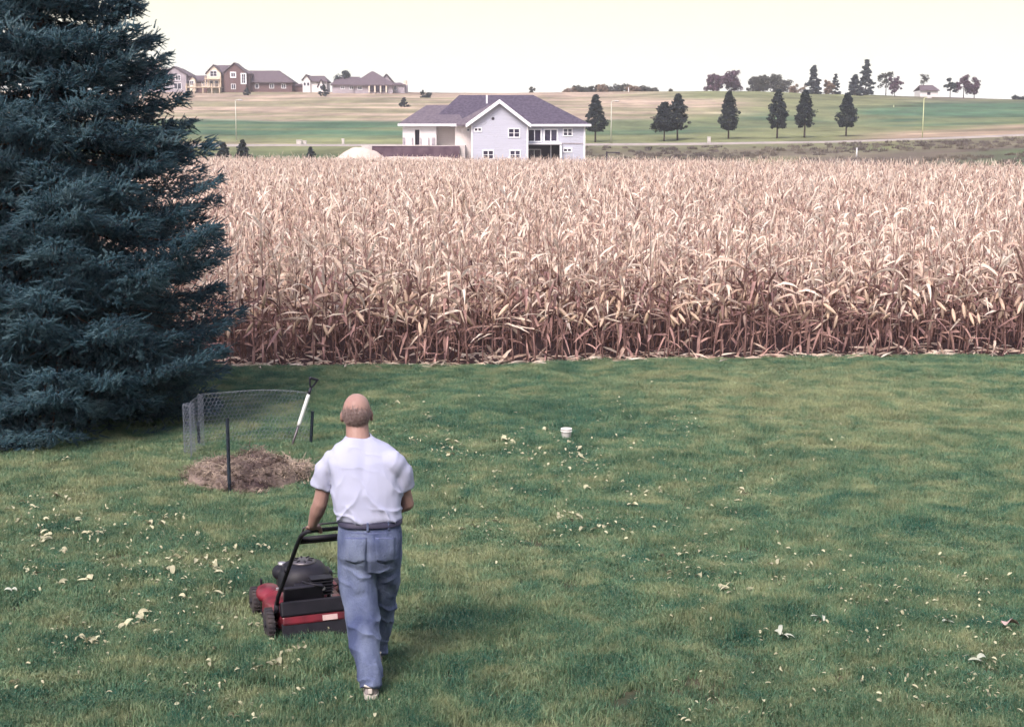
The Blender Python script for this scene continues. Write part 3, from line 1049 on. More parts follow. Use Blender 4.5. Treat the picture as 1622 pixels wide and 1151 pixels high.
def tree(name, label, px, Y, row_top, row_bot, wpx, kind, mk, clear=0.16, clumps=70, per=70, size=0.26, seed=0, group=None, share=None, cr=None, cat="tree"):
    base = on_land(px, Y)
    ppm = F / (Y * math.cos(PIT))
    Ht = (row_bot - row_top) / ppm
    Wd = wpx / ppm
    dz = at(px, row_bot, Y).z - base.z
    key = share or (name, px)
    e = thing(name, label, cat, (base.x, base.y, base.z + min(dz, 0) - 0.05), 0, group)
    if key not in _cache:
        g = np.random.default_rng(seed + int(px))
        hb = Ht * clear
        C, prof = crown_clumps(g, kind, Ht - hb, Wd, clumps)
        rr = (cr or (0.11 if kind in ('pyramid', 'cone') else 0.15) * Wd) * g.uniform(.6, 1.15, clumps) * (0.55 + .45 * np.clip(prof, 0, 1))
        C[:, 2] = np.clip(C[:, 2], 0.05, None)
        V, Fs = leaf_cards(g, C + np.array([0, 0, hb]), rr, per, size)
        rad_ = np.percentile(np.hypot(V[:, 0], V[:, 1]), 98.5)
        V[:, :2] *= Wd / 2 / rad_
        V[:, 2] = hb + (V[:, 2] - V[:, 2].min()) * (Ht - hb) / (V[:, 2].max() - V[:, 2].min())
        tb = MB()
        r0 = max(0.05, Ht * 0.017)
        tb.tube([(0, 0, 0), (0.03, 0, hb), (0, 0.05, Ht * .6), (0, 0, Ht * .92)], [r0 * 1.2, r0, r0 * .6, r0 * .15], 7)
        for k_ in range(7):
            a = k_ * 2.4; z = hb + (Ht - hb) * (.08 + .1 * k_)
            L = Wd * .36 * (1 - .08 * k_)
            tb.tube([(0, 0, z), (math.cos(a) * L * .5, math.sin(a) * L * .5, z + L * .35), (math.cos(a) * L, math.sin(a) * L, z + L * .8)], [r0 * .45, r0 * .3, r0 * .1], 5)
        _cache[key] = (tb.mesh("trunk", True), mesh_np("crown", V, Fs), Ht, Wd)
    tm, cm, h0, w0 = _cache[key]
    if not tm.materials: tm.materials.append(M['bark'])
    if not cm.materials: cm.materials.append(M[mk])
    for nm, me in (("trunk", tm), ("crown", cm)):
        o = bpy.data.objects.new(nm, me); COL.objects.link(o); o.parent = e
    e.scale = (Wd / w0, Wd / w0, Ht / h0)
    e.rotation_euler = (0, 0, (px * 1.7) % 6.28)
    return e


RG = "clipped trees along the country road"
tree("roadside_tree", "dark roadside tree touching the right eave of the big house", 943, 214, 149, 224, 41, 'pyramid', 'lv_road', .2, 300, 34, .24, 1, RG)
tree("roadside_tree", "shorter, lopsided tree on the left of the close pair by the road", 1052, 216, 158, 220, 42, 'pyramid', 'lv_road', .2, 300, 34, .24, 2, RG)
tree("roadside_tree", "taller tree on the right of the close pair by the road", 1073, 219, 148, 222, 36, 'pyramid', 'lv_road', .2, 300, 34, .24, 1, RG)
tree("roadside_tree", "lone dark roadside tree right of the close pair, beside the white utility box", 1154, 220, 144, 222, 38, 'pyramid', 'lv_road', .19, 300, 34, .24, 3, RG)
tree("roadside_tree", "third roadside tree from the right, left half of the wide-spaced pair", 1231, 221, 141, 220, 37, 'pyramid', 'lv_road', .19, 300, 34, .24, 2, RG)
tree("roadside_tree", "second roadside tree from the right", 1274, 222, 142, 218, 38, 'pyramid', 'lv_road', .19, 300, 34, .24, 2, RG)
tree("roadside_tree", "rightmost roadside tree, standing apart before the green slope", 1340, 223, 147, 217, 36, 'pyramid', 'lv_road', .2, 300, 34, .24, 2, RG)

# skyline trees
tree("skyline_tree", "small round-topped tree alone on the skyline above the house roof", 843, 408, 137, 151, 15, 'round', 'lv_green', .06, 40, 50, .4, 5)
tree("skyline_tree", "broad bushy tree clump on the skyline, leftmost of the right-hand group", 1132, 402, 116, 148, 36, 'round', 'lv_purple', .05, 90, 55, .5, 6)
tree("skyline_tree", "tallest bushy tree in the clump above the road pair", 1158, 405, 111, 148, 46, 'round', 'lv_purple', .05, 110, 55, .5, 7)
tree("skyline_tree", "grey-green rounded tree left of the wide skyline clump", 1203, 403, 119, 148, 38, 'round', 'lv_green', .05, 90, 55, .5, 8)
tree("skyline_tree", "wide grey-green skyline tree left of the tall dark conifer", 1232, 406, 117, 149, 44, 'round', 'lv_green', .05, 100, 55, .5, 9)
tree("skyline_bush", "low brownish bush at the foot of the skyline clump", 1262, 402, 133, 151, 30, 'round', 'lv_brown', .02, 50, 50, .4, 10, cat="bush")
tree("conifer_tree", "dark layered conifer rising above the skyline behind the roadside trees", 1288, 396, 103, 153, 28, 'cone', 'lv_dark', .04, 110, 55, .45, 11)
tree("skyline_tree", "small rusty tree between the two dark skyline conifers", 1313, 398, 126, 152, 22, 'round', 'lv_brown', .05, 50, 50, .4, 12)
tree("conifer_tree", "short dark conifer beside the rusty skyline tree", 1323, 400, 117, 152, 17, 'cone', 'lv_dark', .04, 70, 50, .4, 13)
tree("conifer_tree", "stout dark conifer leaning against the tallest skyline conifer", 1354, 394, 118, 157, 28, 'cone', 'lv_dark', .03, 90, 55, .45, 14)
tree("conifer_tree", "tallest dark conifer on the skyline", 1371, 398, 95, 157, 30, 'cone', 'lv_dark', .03, 120, 55, .45, 15)
tree("skyline_tree", "airy twin-topped skyline tree left of the white shed", 1403, 398, 114, 153, 26, 'open', 'lv_green', .3, 34, 50, .4, 16, cr=0.8)
tree("skyline_tree", "dense dark tree under the airy twin-topped one", 1417, 395, 121, 153, 24, 'round', 'lv_purple', .08, 60, 50, .4, 17)
tree("skyline_tree", "thin half-bare tree standing behind the white shed", 1462, 404, 117, 156, 24, 'open', 'lv_green', .55, 16, 40, .35, 18, cr=0.7)
tree("skyline_tree", "small dark tree right of the white shed", 1505, 396, 123, 157, 19, 'open', 'lv_dark', .3, 45, 50, .4, 19)
tree("skyline_tree", "purplish spreading tree, left of the pair at the right skyline", 1526, 397, 118, 158, 28, 'open', 'lv_purple', .26, 55, 50, .45, 20)
tree("skyline_tree", "purple rounded tree farthest right in the skyline pair", 1543, 399, 122, 158, 34, 'round', 'lv_purple', .2, 70, 50, .45, 21)
tree("skyline_bush", "dark bush cut by the right edge of the frame on the ridge", 1613, 392, 150, 161, 26, 'round', 'lv_dark', .02, 40, 45, .4, 22, cat="bush")
tree("skyline_bush", "small bush on the skyline right of the long grove", 1063, 403, 140, 149, 10, 'round', 'lv_green', .02, 24, 40, .35, 23, cat="bush")
tree("garden_tree", "leafy tree showing over the roof of the low ridge house", 545, 398, 111, 148, 38, 'round', 'lv_dark', .15, 70, 50, .45, 24)
# the long grove on the skyline: crowns run together
GR = "trees of the long skyline grove"
for k_, (p_, t_, w_) in enumerate([(903, 138, 26), (920, 134.5, 30), (937, 134, 30), (953, 132.5, 30), (971, 132, 32), (988, 131.5, 30), (1004, 133.5, 30), (1020, 134.5, 28), (1036, 138, 24)]):
    tree("grove_tree", "tree merged into the long low grove on the skyline", p_, 404 + (k_ % 3), t_, 149, w_, 'round', 'lv_green' if k_ % 3 else 'lv_brown', .04, 60, 45, .42, 40 + k_, GR)

# bushes and small spruces on the slope
tree("small_bush", "dark bush below the brick house on the left ridge", 391, 380, 139, 152, 16, 'pyramid', 'lv_dark', .02, 40, 45, .4, 60, cat="bush")
tree("small_bush", "dark bush beside the little white gabled house", 513, 378, 134, 153, 17, 'cone', 'lv_dark', .02, 40, 45, .4, 61, cat="bush")
tree("small_bush", "dark bush on the tan slope left of the big house roof", 640, 330, 154, 177, 21, 'pyramid', 'lv_dark', .05, 55, 50, .34, 62, cat="bush")
tree("small_bush", "dark bush at the skyline above the left end of the big roof", 674, 372, 142, 159, 19, 'round', 'lv_dark', .05, 45, 50, .38, 63, cat="bush")
tree("field_spruce", "left of the two small spruces by the road behind the corn", 354, 158, 216, 251, 27, 'cone', 'lv_dark', .02, 110, 55, .2, 64)
tree("field_spruce", "right of the two small spruces by the road behind the corn", 385, 160, 215, 251, 26, 'cone', 'lv_dark', .02, 110, 55, .2, 65)
tree("field_spruce", "smallest spruce, alone at the corn's far edge near the gravel heap", 492, 158, 224, 251, 20, 'cone', 'lv_dark', .02, 80, 50, .17, 66)
tree("small_bush", "low dark bush in the rough grass right of the house", 1108, 150, 240, 255, 17, 'round', 'lv_purple', .02, 40, 50, .2, 67, cat="bush")
tree("small_bush", "dark shrub against the right corner of the big house", 934, 157, 232, 254, 22, 'round', 'lv_dark', .02, 45, 50, .2, 68, cat="bush")

# rough grass tufts beyond the corn
m_rg = mat("rough_grass", (0.115, 0.095, 0.09), (0.17, 0.145, 0.115), 0.12, 0.9, coords='World', rand=0.3, transl=0.2)


def rough_tuft(seed):
    g = np.random.default_rng(seed); n = 60
    a = g.uniform(0, 2 * PI, n); rr = .45 * np.sqrt(g.uniform(0, 1, n))
    p = np.stack([rr * np.cos(a), rr * np.sin(a), np.full(n, -.05)], 1)
    d = np.stack([g.normal(0, .35, n), g.normal(0, .35, n), np.ones(n)], 1) * (g.uniform(.12, .42, n))[:, None]
    s = np.stack([g.normal(0, 1, n), g.normal(0, 1, n), np.zeros(n)], 1) * .03
    V = np.concatenate([p - s, p + s, p + d]); i = np.arange(n)
    return mesh_np("tuft", V, np.stack([i, i + n, i + 2 * n], 1))


n = 5000
tx = RNG.uniform(-60, 95, n); ty = RNG.uniform(96, 196, n)
dens = fbm(np.stack([tx / 25, ty / 7, np.zeros(n)], 1), 3, 77)
keep = (ty > far_y(tx) + 1.5) & (RNG.uniform(0, 1, n) < np.clip((dens - .38) * 4, .03, 1)) & (np.abs(tx) < .42 * ty + 5) & ~((tx > -18) & (tx < 10) & (ty > 150) & (ty < 182)) & ~((tx < -10) & (ty > 160))
tx, ty = tx[keep], ty[keep]; n = len(tx)
scatter("rough_grass", [(rough_tuft(900 + s), m_rg) for s in range(4)], np.stack([tx, ty, terrain_z(tx, ty)], 1),
        np.stack([np.zeros(n), np.zeros(n), RNG.uniform(0, 6.28, n)], 1), np.repeat(RNG.uniform(.5, 1.5, n)[:, None], 3, 1), RNG.integers(0, 4, n),
        "rough unmown grass between the corn and the road", "grass")

# ------------------------------------------------------------------ the big house behind the corn
M['siding'] = mat("pale_siding", (0.5, 0.51, 0.6), (0.465, 0.475, 0.565), 0.8, 0.7, stretch=(0.3, 0.3, 6))
M['siding_w'] = mat("white_house_wrap", (0.7, 0.67, 0.66), (0.64, 0.61, 0.61), 0.6, 0.7)
M['siding_c'] = mat("cream_siding", (0.70, 0.63, 0.60), (0.66, 0.59, 0.57), 0.6, 0.7)
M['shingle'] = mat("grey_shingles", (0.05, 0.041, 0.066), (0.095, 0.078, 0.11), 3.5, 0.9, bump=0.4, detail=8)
M['shingle_lit'] = mat("lit_grey_shingles", (0.095, 0.077, 0.1), (0.15, 0.125, 0.145), 3.5, 0.9, bump=0.4, detail=8)  # same grey shingles lightened: the light on turned roof planes is painted in
M['stone'] = mat("stone_veneer", (0.38, 0.34, 0.36), (0.24, 0.21, 0.24), 5, 0.9, bump=0.5)
M['dark_block'] = mat("dark_block_wall", (0.075, 0.045, 0.065), (0.12, 0.08, 0.1), 1.2, 0.9, bump=0.3)
M['inside'] = mat("dark_parts_and_shade", (0.05, 0.04, 0.06), (0.035, 0.03, 0.045), 1, 0.9)  # near-black for dark parts and for painted shade in openings
M['concrete'] = mat("concrete", (0.55, 0.5, 0.48), (0.47, 0.43, 0.42), 1.5, 0.9)
M['metal_pole'] = mat("galvanised_pole", (0.5, 0.5, 0.42), (0.44, 0.44, 0.38), 1, 0.5, metal=0.2)
M['utility'] = mat("pale_utility_box", (0.52, 0.49, 0.48), (0.45, 0.42, 0.41), 2, 0.6)

for mk_ in ('siding', 'siding_c'):
    nt_ = M[mk_].node_tree
    wv = nt_.nodes.new("ShaderNodeTexWave"); wv.wave_type = 'BANDS'; wv.bands_direction = 'Z'; wv.wave_profile = 'SAW'
    wv.inputs["Scale"].default_value = 1.55
    tcn = nt_.nodes.new("ShaderNodeTexCoord"); nt_.links.new(tcn.outputs["Object"], wv.inputs["Vector"])
    bpn = nt_.nodes.new("ShaderNodeBump"); bpn.inputs["Strength"].default_value = .8; bpn.inputs["Distance"].default_value = .03
    nt_.links.new(wv.outputs["Fac"], bpn.inputs["Height"]); nt_.links.new(bpn.outputs[0], nt_.nodes["Principled BSDF"].inputs["Normal"])
YH = 158.0
hx = lambda p_: at(p_, 215, YH).x
hz = lambda r_: at(811, r_, YH).z


def window(parent, x0, x1, z0, z1, y, cols=2, rows=2, fr=0.10, mk='glass'):
    """frame proud of the wall, glass set back inside it, bars between"""
    w = MB()
    w.box2((x0 - fr, y - .07, z0 - fr), (x0, y + .02, z1 + fr)); w.box2((x1, y - .07, z0 - fr), (x1 + fr, y + .02, z1 + fr))
    w.box2((x0 + .002, y - .067, z1), (x1 - .002, y + .02, z1 + fr)); w.box2((x0 + .002, y - .067, z0 - fr), (x1 - .002, y + .02, z0))
    o = w.build("window", M['white_trim'], parent)
    for i in range(cols):
        for j in range(rows):
            a, b_ = x0 + (x1 - x0) * i / cols, x0 + (x1 - x0) * (i + 1) / cols
            c, d = z0 + (z1 - z0) * j / rows, z0 + (z1 - z0) * (j + 1) / rows
            MB().box2((a + .03, y - .012, c + .03), (b_ - .03, y + .012, d - .03)).build("pane", M[mk], o)
    bars = MB()
    for i in range(1, cols):
        xm = x0 + (x1 - x0) * i / cols
        bars.box2((xm - .05 if cols == 2 else xm - .03, y - .05, z0), (xm + .05 if cols == 2 else xm + .03, y + .015, z1))
    for j in range(1, rows):
        zm = z0 + (z1 - z0) * j / rows
        bars.box2((x0, y - .04, zm - .025), (x1, y + .014, zm + .025))
    if bars.v: bars.build("bar", M['white_trim'], o)
    return o


HO = (0, 0, 0)
house = thing("house", "large pale two-storey house with grey hip roof behind the corn", "house", (hx(790), YH, 0))
hb = -hx(790)      # parts are built in house coordinates


def H(x, y, z): return (x + hb, y, z)


X = {p_: hx(p_) + hb for p_ in (603, 629, 636, 690, 720, 729, 737, 746.5, 836.4, 882, 928.5, 937)}
zE = hz(197.5)      # eave
yR = 2.2            # right wing front, set back from the gable front
dep = 13.5
# walls
wl_ = MB()
xg0, xg1 = X[746.5], X[836.4]
zA = hz(162)
wl_.poly([(xg0, 0, -1.2), (xg1, 0, -1.2), (xg1, 0, zE), ((xg0 + xg1) / 2, 0, zA), (xg0, 0, zE)], (0, 6, 0))
wl_.build("gable_wall", M['siding'], house)
xr0, xr1 = X[836.4], X[928.5]
pz0, pz1, px1 = -1.2, hz(230), hx(889) + hb
wl_ = MB()
wl_.box2((xr0 + .003, yR, pz1), (xr1, yR + 3, zE - .003))                 # upper storey
wl_.box2((px1, yR, -1.2), (xr1 - .003, yR + 3, pz1 - .003))               # lower right corner
wl_.box2((xr0 + .003, yR + 3.003, -1.2), (xr1 - .006, dep, zE - .005))     # back of the house
wl_.build("right_wall", M['siding'], house)
MB().box2((xr0 + .1, yR + 2.96, -1.2), (px1 - .01, yR + 3.0, pz1 - .01)).build("patio_shade_wall", M['inside'], house)  # back of the recess coloured dark: its shade is painted in
d_ = window(house, hx(838) + hb, hx(857) + hb, -0.4, hz(238), yR + 2.9, 2, 1, .12)
wl_ = MB().box2((X[720], 1.2, -1.2), (xg0 - .003, dep - 1, zE - .004)); wl_.build("side_wall", M['siding_c'], house)
wl_ = MB().box2((X[690], 3.2, 1.6), (X[720] - .003, dep - 2, zE - .006)); wl_.build("entry_wall", M['siding_c'], house)
zG = hz(229.5)
gar = MB()
gy_ = 1.6
gx0, gx1 = X[636], X[690]
gd0, gd1 = hx(655.5) + hb, hx(663) + hb
zd = hz(205.5)
gar.box2((gx0, gy_, zG - 1.5), (gd0, dep - 3, zE - .008)); gar.box2((gd1, gy_, zG - 1.5), (gx1 - .003, dep - 3.01, zE - .008))
gar.box2((gd0 + .002, gy_ + .003, zd), (gd1 - .002, dep - 3.02, zE - .01))
gar.build("garage_wall", M['siding_w'], house)
MB().box2((gd0, gy_ + .6, zG), (gd1, gy_ + .65, zd)).build("door_shade_panel", M['inside'], house)  # dark panel painted as the unlit depth of the doorway
for p_, w_ in ((638, 3.2), (651.5, 2), (665, 1.6), (677.5, 2), (685, 5)):
    x_ = hx(p_) + hb
    MB().box2((x_ - w_ / 28, gy_ - .12, zG - .1), (x_ + w_ / 28, gy_ - .003, hz(218))).build("stone_base", M['stone'], house)
# roofs: slabs with a real thickness
th = (0, 0, -0.18)
ov = .55
zR = hz(150.5) + .25
ym = dep / 2 + .6


def roof_slab(pts, name="roof", mk='shingle'):
    return MB().poly(pts, th).build(name, M[mk], house)


xl, xrr = hx(676) + hb, hx(937.5) + hb
r0, r1_ = hx(724) + hb, hx(846) + hb
ye0, ye1 = yR - ov, dep + ov
zEe = zE + .05
roof_slab([(xl, ye0, zEe), (xrr, ye0, zEe), (r1_, ym, zR), (r0, ym, zR)])
roof_slab([(xrr, ye0, zEe), (xrr, ye1, zEe), (r1_, ym, zR)])
roof_slab([(xrr, ye1, zEe), (xl, ye1, zEe), (r0, ym, zR), (r1_, ym, zR)])
roof_slab([(xl, ye1, zEe), (xl, ye0, zEe), (r0, ym, zR)])
# gable roof over the front
xm = (xg0 + xg1) / 2
zp = hz(159.5) + .1
gl, gr_ = hx(741) + hb - .2, hx(841) + hb
slope = (zp - zEe) / (xm - gl)
yb = 7.0
MB().poly([(gl, -ov, zEe), (xm, -ov, zp), (xm, yb, zp), (gl - 1.6, yb, zEe - .3), (gl - 1.6, 1.0, zEe)], th).build("gable_roof", M['shingle_lit'], house)  # left plane takes the lit shingle colour
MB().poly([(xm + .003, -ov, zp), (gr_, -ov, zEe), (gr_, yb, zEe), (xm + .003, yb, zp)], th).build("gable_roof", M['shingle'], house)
rk = MB()
for sx, ex in ((gl, xm), (gr_, xm)):
    a, b_ = Vector((sx, -ov - .06, zEe + .02)), Vector((ex, -ov - .06, zp + .02))
    rk.poly([a, b_, b_ - Vector((0, 0, .42)), a - Vector((0, 0, .42))], (0, .055, 0))
rk.build("rake_board", M['white_trim'], house)
fa = MB()
fa.box2((gr_ - .3, ye0 - .06, zEe - .22), (xrr + .02, ye0 - .005, zEe + .03))
fa.box2((gl - 1.7, 1.0 - .5, zEe - .24), (gl + .1, 1.0 - .45, zEe + .04))
fa.box2((hx(629) + hb, gy_ - ov - .06, zEe - .2), (gl - 1.7, gy_ - ov - .005, zEe + .05))
fa.build("fascia", M['white_trim'], house)
# garage hip roof
ggx0, ggx1 = hx(629) + hb, hx(741) + hb - .3
zr2 = hz(167) + .2
ya, yz = gy_ - ov, dep - 3 + ov
ymg = (ya + yz) / 2
ra, rb = hx(671) + hb, hx(716) + hb
roof_slab([(ggx0, ya, zEe + .03), (ggx1, ya, zEe + .03), (rb, ymg, zr2), (ra, ymg, zr2)], "garage_roof", 'shingle_lit')
roof_slab([(ggx1, yz, zEe + .03), (ggx0, yz, zEe + .03), (ra, ymg, zr2), (rb, ymg, zr2)], "garage_roof", 'shingle_lit')
roof_slab([(ggx0, yz, zEe + .03), (ggx0, ya, zEe + .03), (ra, ymg, zr2)], "garage_roof", 'shingle_lit')
# soffit and corner trims
for x_ in (xg0 + .06, xg1 - .06): MB().box2((x_ - .08, -.03, -1.2), (x_ + .08, -.002, zE - .1)).build("corner_trim", M['white_trim'], house)
MB().box2((xr1 - .16, yR - .03, -1.2), (xr1 + .02, yR - .003, zE - .2)).build("corner_trim", M['white_trim'], house)
MB().box2((px1 + .1, yR - .05, hz(228.2)), (xr1 - .2, yR - .004, hz(226.3))).build("belt_course", M['stone'], house)
bal = MB().box2((xr0 + .02, yR - .7, hz(228.8)), (px1 + .1, yR - .003, hz(226.8)))
bal.build("balcony_slab", M['white_trim'], house)
MB().box2((px1 - .1, yR - .6, -1.2), (px1 + .12, yR - .38, hz(228.9))).build("patio_post", M['white_trim'], house)
MB().box2((hx(874) + hb - .06, yR + 1.2, -1.2), (hx(874) + hb + .06, yR + 1.32, pz1)).build("patio_post", M['white_trim'], house)
W_ = lambda a, b_, c, d, y, nc=2, nr=2, fr=.1: window(house, hx(a) + hb, hx(b_) + hb, hz(d), hz(c), y, nc, nr, fr)
W_(806, 822.5, 204.5, 217, -.003)
W_(752, 762, 203.5, 207.5, -.003, 2, 1)
W_(765.5, 781, 239, 251.5, -.003)
W_(808.5, 823.5, 239, 251.5, -.003)
W_(837.5, 857, 205.5, 223.5, yR - .003, 2, 1, .14)
W_(863.5, 883, 205.5, 223.5, yR - .003, 2, 1, .14)
W_(894, 907, 204, 214.5, yR - .003)
W_(894.5, 906, 236, 240, yR - .003, 2, 1, .14)
W_(739.5, 743, 204, 207.5, 1.2 - .003, 1, 1, .06)
MB().lathe([(.0, -.02), (.17, -.02), (.17, .02), (.0, .02)], 10, (hx(781) + hb, -.02, hz(188)), 'Y').build("vent", M['inside'], house)
MB().tube([(hx(770.8) + hb, 2.4, hz(163)), (hx(770.8) + hb, 2.4, hz(149.5))], .1, 8).build("vent_pipe", M['white_trim'], house)

# building site in front of the garage
MB_ = MB()
wx0, wx1 = hx(592), hx(729)
dw = thing("retaining_wall", "dark retaining wall under the garage of the big house", "wall", (wx0, YH - 2.2, hz(251)))
MB().box2((0, 0, -1), (wx1 - wx0, .5, hz(231.5) - hz(251))).build("wall", M['dark_block'], dw)
MB().box2((-.1, -.06, hz(231.4) - hz(251)), (wx1 - wx0 - 3.3, .56, hz(229.8) - hz(251))).build("coping", M['concrete'], dw)
pad = MB().box2((hx(575), YH - 1.6, -1), (hx(737), YH + 16, zG - .05)).build("garage_pad", M['concrete'])
tag(pad, "pale levelled garage forecourt beside the big house", "forecourt", kind="structure")


def mound(name, label, cat, c, rx_, ry_, h, mt, seed, n=46, rough=.12, plateau=1.0, par=None):
    u = np.linspace(-1.15, 1.15, n); U_, V_ = np.meshgrid(u, u)
    r_ = np.sqrt(U_ ** 2 + V_ ** 2)
    z = np.clip(1 - r_ ** 2, 0, 1) ** plateau
    nz_ = fbm(np.stack([U_.ravel() * 4, V_.ravel() * 4, np.zeros(U_.size)], 1), 4, seed).reshape(U_.shape) - .5
    z = z * h * (1 + nz_ * rough * 6) + nz_ * rough * h - .06 * h - np.clip(r_ - .97, 0, 1) * h
    ii_ = np.arange(n * n).reshape(n, n)
    q = np.stack([ii_[:-1, :-1], ii_[:-1, 1:], ii_[1:, 1:], ii_[1:, :-1]], -1).reshape(-1, 4)
    o = link(name, mesh_np(name, np.stack([U_.ravel() * rx_, V_.ravel() * ry_, z.ravel()], 1), q, True), mt, par, c)
    return tag(o, label, cat) if label else o


M['sand'] = mat("pale_fill", (0.58, 0.49, 0.43), (0.48, 0.4, 0.35), .8, .95, bump=.5)
mound("gravel_heap", "pale heap of sand and gravel left of the dark retaining wall", "heap", (hx(577), YH - 4, hz(254)), 3.6, 2.4, hz(232) - hz(253.5), M['sand'], 4, rough=.05, plateau=1.7)
mound("gravel_heap", "low pale spill of fill along the foot of the dark retaining wall", "heap", (hx(655), YH - 4.5, hz(258)), 8.0, 2.0, hz(245) - hz(256), M['sand'], 5, rough=.05, plateau=.6)

# poles, boxes, posts
def pole(label, px_, Y, rt, rb, mk='metal_pole', lamp=True, r=.09, name="street_lamp", cat="street lamp"):
    b0 = at(px_, rb, Y); t0 = at(px_, rt, Y)
    zb = min(b0.z, tz(b0.x, Y)) - .1
    e = thing(name, label, cat, (b0.x, Y, zb))
    h = t0.z - zb
    MB().tube([(0, 0, 0), (0, 0, h)], [r, r * .6], 8).build("pole", M[mk], e, True)
    if lamp:
        MB().tube([(0, 0, h - .1), (.15, 0, h + .08), (.5, 0, h + .1)], .05, 6).build("arm", M[mk], e, True)
        MB().ell((.75, 0, h + .06), (.38, .18, .12), 10, 6).build("lamp_head", M['utility'], e, True)
    else:
        MB().lathe([(r * 1.1, h - .05), (r * 1.1, h + .02), (r * .3, h + .06)], 8).build("cap", M[mk], e)
    return e


pole("street lamp on the far left slope above the small spruces", 374.6, 226, 159, 226)
pole("street lamp just right of the big house and its dark tree", 967.8, 207, 161, 229)
M['yellow_pole'] = mat("yellow_green_pole", (0.5, 0.52, 0.3), (0.44, 0.46, 0.27), 1, .6)
pole("tall yellowish pole before the green slope on the right", 1461, 206, 156, 220, 'yellow_pole')
pole("short yellow marker post on the green slope", 1415, 330, 167, 185, 'yellow_pole', False, .16, "marker_post", "post")
pole("white stake in the rough grass right of the road trees", 1357, 170, 235, 245, 'white_trim', False, .1, "marker_post", "post")
pole("thin white post on the skyline before the grove", 995.6, 398, 139, 149, 'white_trim', False, .14, "marker_post", "post")


def ubox(label, px_, Y, rt, rb, wpx):
    b0 = at(px_, rb, Y); h = at(px_, rt, Y).z - b0.z; w = wpx / F * Y
    e = thing("utility_box", label, "utility box", (b0.x, Y, b0.z))
    MB().box((0, 0, h / 2 - .3), (w, w * .8, h + .5)).build("cabinet", M['utility'], e, bevel=.03)
    MB().box((0, 0, h - .02), (w * 1.08, w * .9, .1)).build("lid", M['utility'], e, bevel=.02)
    MB().box((0, -w * .4 - .01, h * .5), (w * .7, .03, h * .6)).build("door", M['concrete'], e)


ubox("left white utility cabinet beside the road, larger of two", 474, 205, 222, 231.5, 8)
ubox("right pinkish utility cabinet beside the larger one", 482.5, 205.5, 223, 231, 6)
ubox("small utility box by the road left of the big house", 543.5, 205, 220, 228.5, 4)
ubox("white utility box standing by the road in front of the trees", 1123, 210, 217, 226.5, 5)
rail = thing("pipe_rail", "dark L-shaped pipe rail in the rough grass right of the house", "rail", at(961, 251, 152))
_l = lambda p_, r_: at(p_, r_, 152) - at(961, 251, 152)
MB().tube([_l(961, 255), _l(961, 240)], .09, 6).build("post", M['inside'], rail)
MB().tube([_l(961, 241.5), _l(982, 242)], .06, 6).build("rail", M['inside'], rail)

# ------------------------------------------------------------------ houses on the left ridge
M['brick'] = mat("brown_brick", (0.11, 0.066, 0.068), (0.16, 0.1, 0.098), 4, .9)
M['roof_p'] = mat("mauve_shingles", (0.09, 0.068, 0.082), (0.135, 0.104, 0.115), 2.5, .9, detail=7)
M['stucco'] = mat("grey_stucco", (0.36, 0.32, 0.35), (0.29, 0.255, 0.29), 1, .9)
M['stucco_l'] = mat("cream_stucco", (0.72, 0.62, 0.5), (0.62, 0.53, 0.44), 1, .9)


class Far:
    """helper: a far house laid out from its own front plane at depth Y"""
    def __init__(s, name, label, px0, row_b, Y):
        s.Y = Y
        s.o = at(px0, row_b, Y)
        s.e = thing(name, label, "house", s.o)

    def x(s, p): return at(p, 140, s.Y).x - s.o.x
    def z(s, r): return at(811, r, s.Y).z - s.o.z

    def wall(s, a, b, rt, rb, y0, y1, mk, nm="wall"):
        MB().box2((s.x(a), y0, s.z(rb) - 1.5), (s.x(b), y1, s.z(rt))).build(nm, M[mk], s.e)

    def hip(s, a, b, ra, rb_, re, rr, y0, y1, mk='roof_p', nm="roof"):
        """eave a..b at row re, ridge ra..rb_ at row rr"""
        A, B, C, D = s.x(a), s.x(b), s.x(ra), s.x(rb_)
        ze, zr_ = s.z(re), s.z(rr); ym_ = (y0 + y1) / 2
        V_ = [(A, y0, ze), (B, y0, ze), (B, y1, ze), (A, y1, ze), (C, ym_, zr_), (D, ym_, zr_),
              (A, y0, ze - .3), (B, y0, ze - .3), (B, y1, ze - .3), (A, y1, ze - .3)]
        return MB().add(V_, [(0, 1, 5, 4), (1, 2, 5), (2, 3, 4, 5), (3, 0, 4), (6, 7, 1, 0), (7, 8, 2, 1), (8, 9, 3, 2), (9, 6, 0, 3), (9, 8, 7, 6)]).build(nm, M[mk], s.e)

    def gable(s, a, b, re, rp, y0, y1, mk='roof_p', wk='stucco', rb=None):
        """gable facing the viewer: wall triangle and two roof slabs"""
        A, B = s.x(a), s.x(b); m_ = (A + B) / 2; ze, zp_ = s.z(re), s.z(rp)
        MB().poly([(A + .25, y0, s.z(rb or re) - (1.5 if rb else 0)), (B - .25, y0, s.z(rb or re) - (1.5 if rb else 0)), (B - .25, y0, ze), (m_, y0, zp_ - .15), (A + .25, y0, ze)], (0, y1 - y0, 0)).build("gable_wall", M[wk], s.e)
        for p_, q_ in ((A, m_), (B, m_)):
            MB().poly([(p_, y0 - .4, ze), (q_, y0 - .4, zp_), (q_, y1, zp_), (p_, y1, ze)], (0, 0, .22)).build("roof", M[mk], s.e)

    def win(s, a, b, rt, rb, y, cols=1, rows=1, mk='glass', fr=.12):
        return window(s.e, s.x(a), s.x(b), s.z(rb), s.z(rt), y - .003, cols, rows, fr, mk)


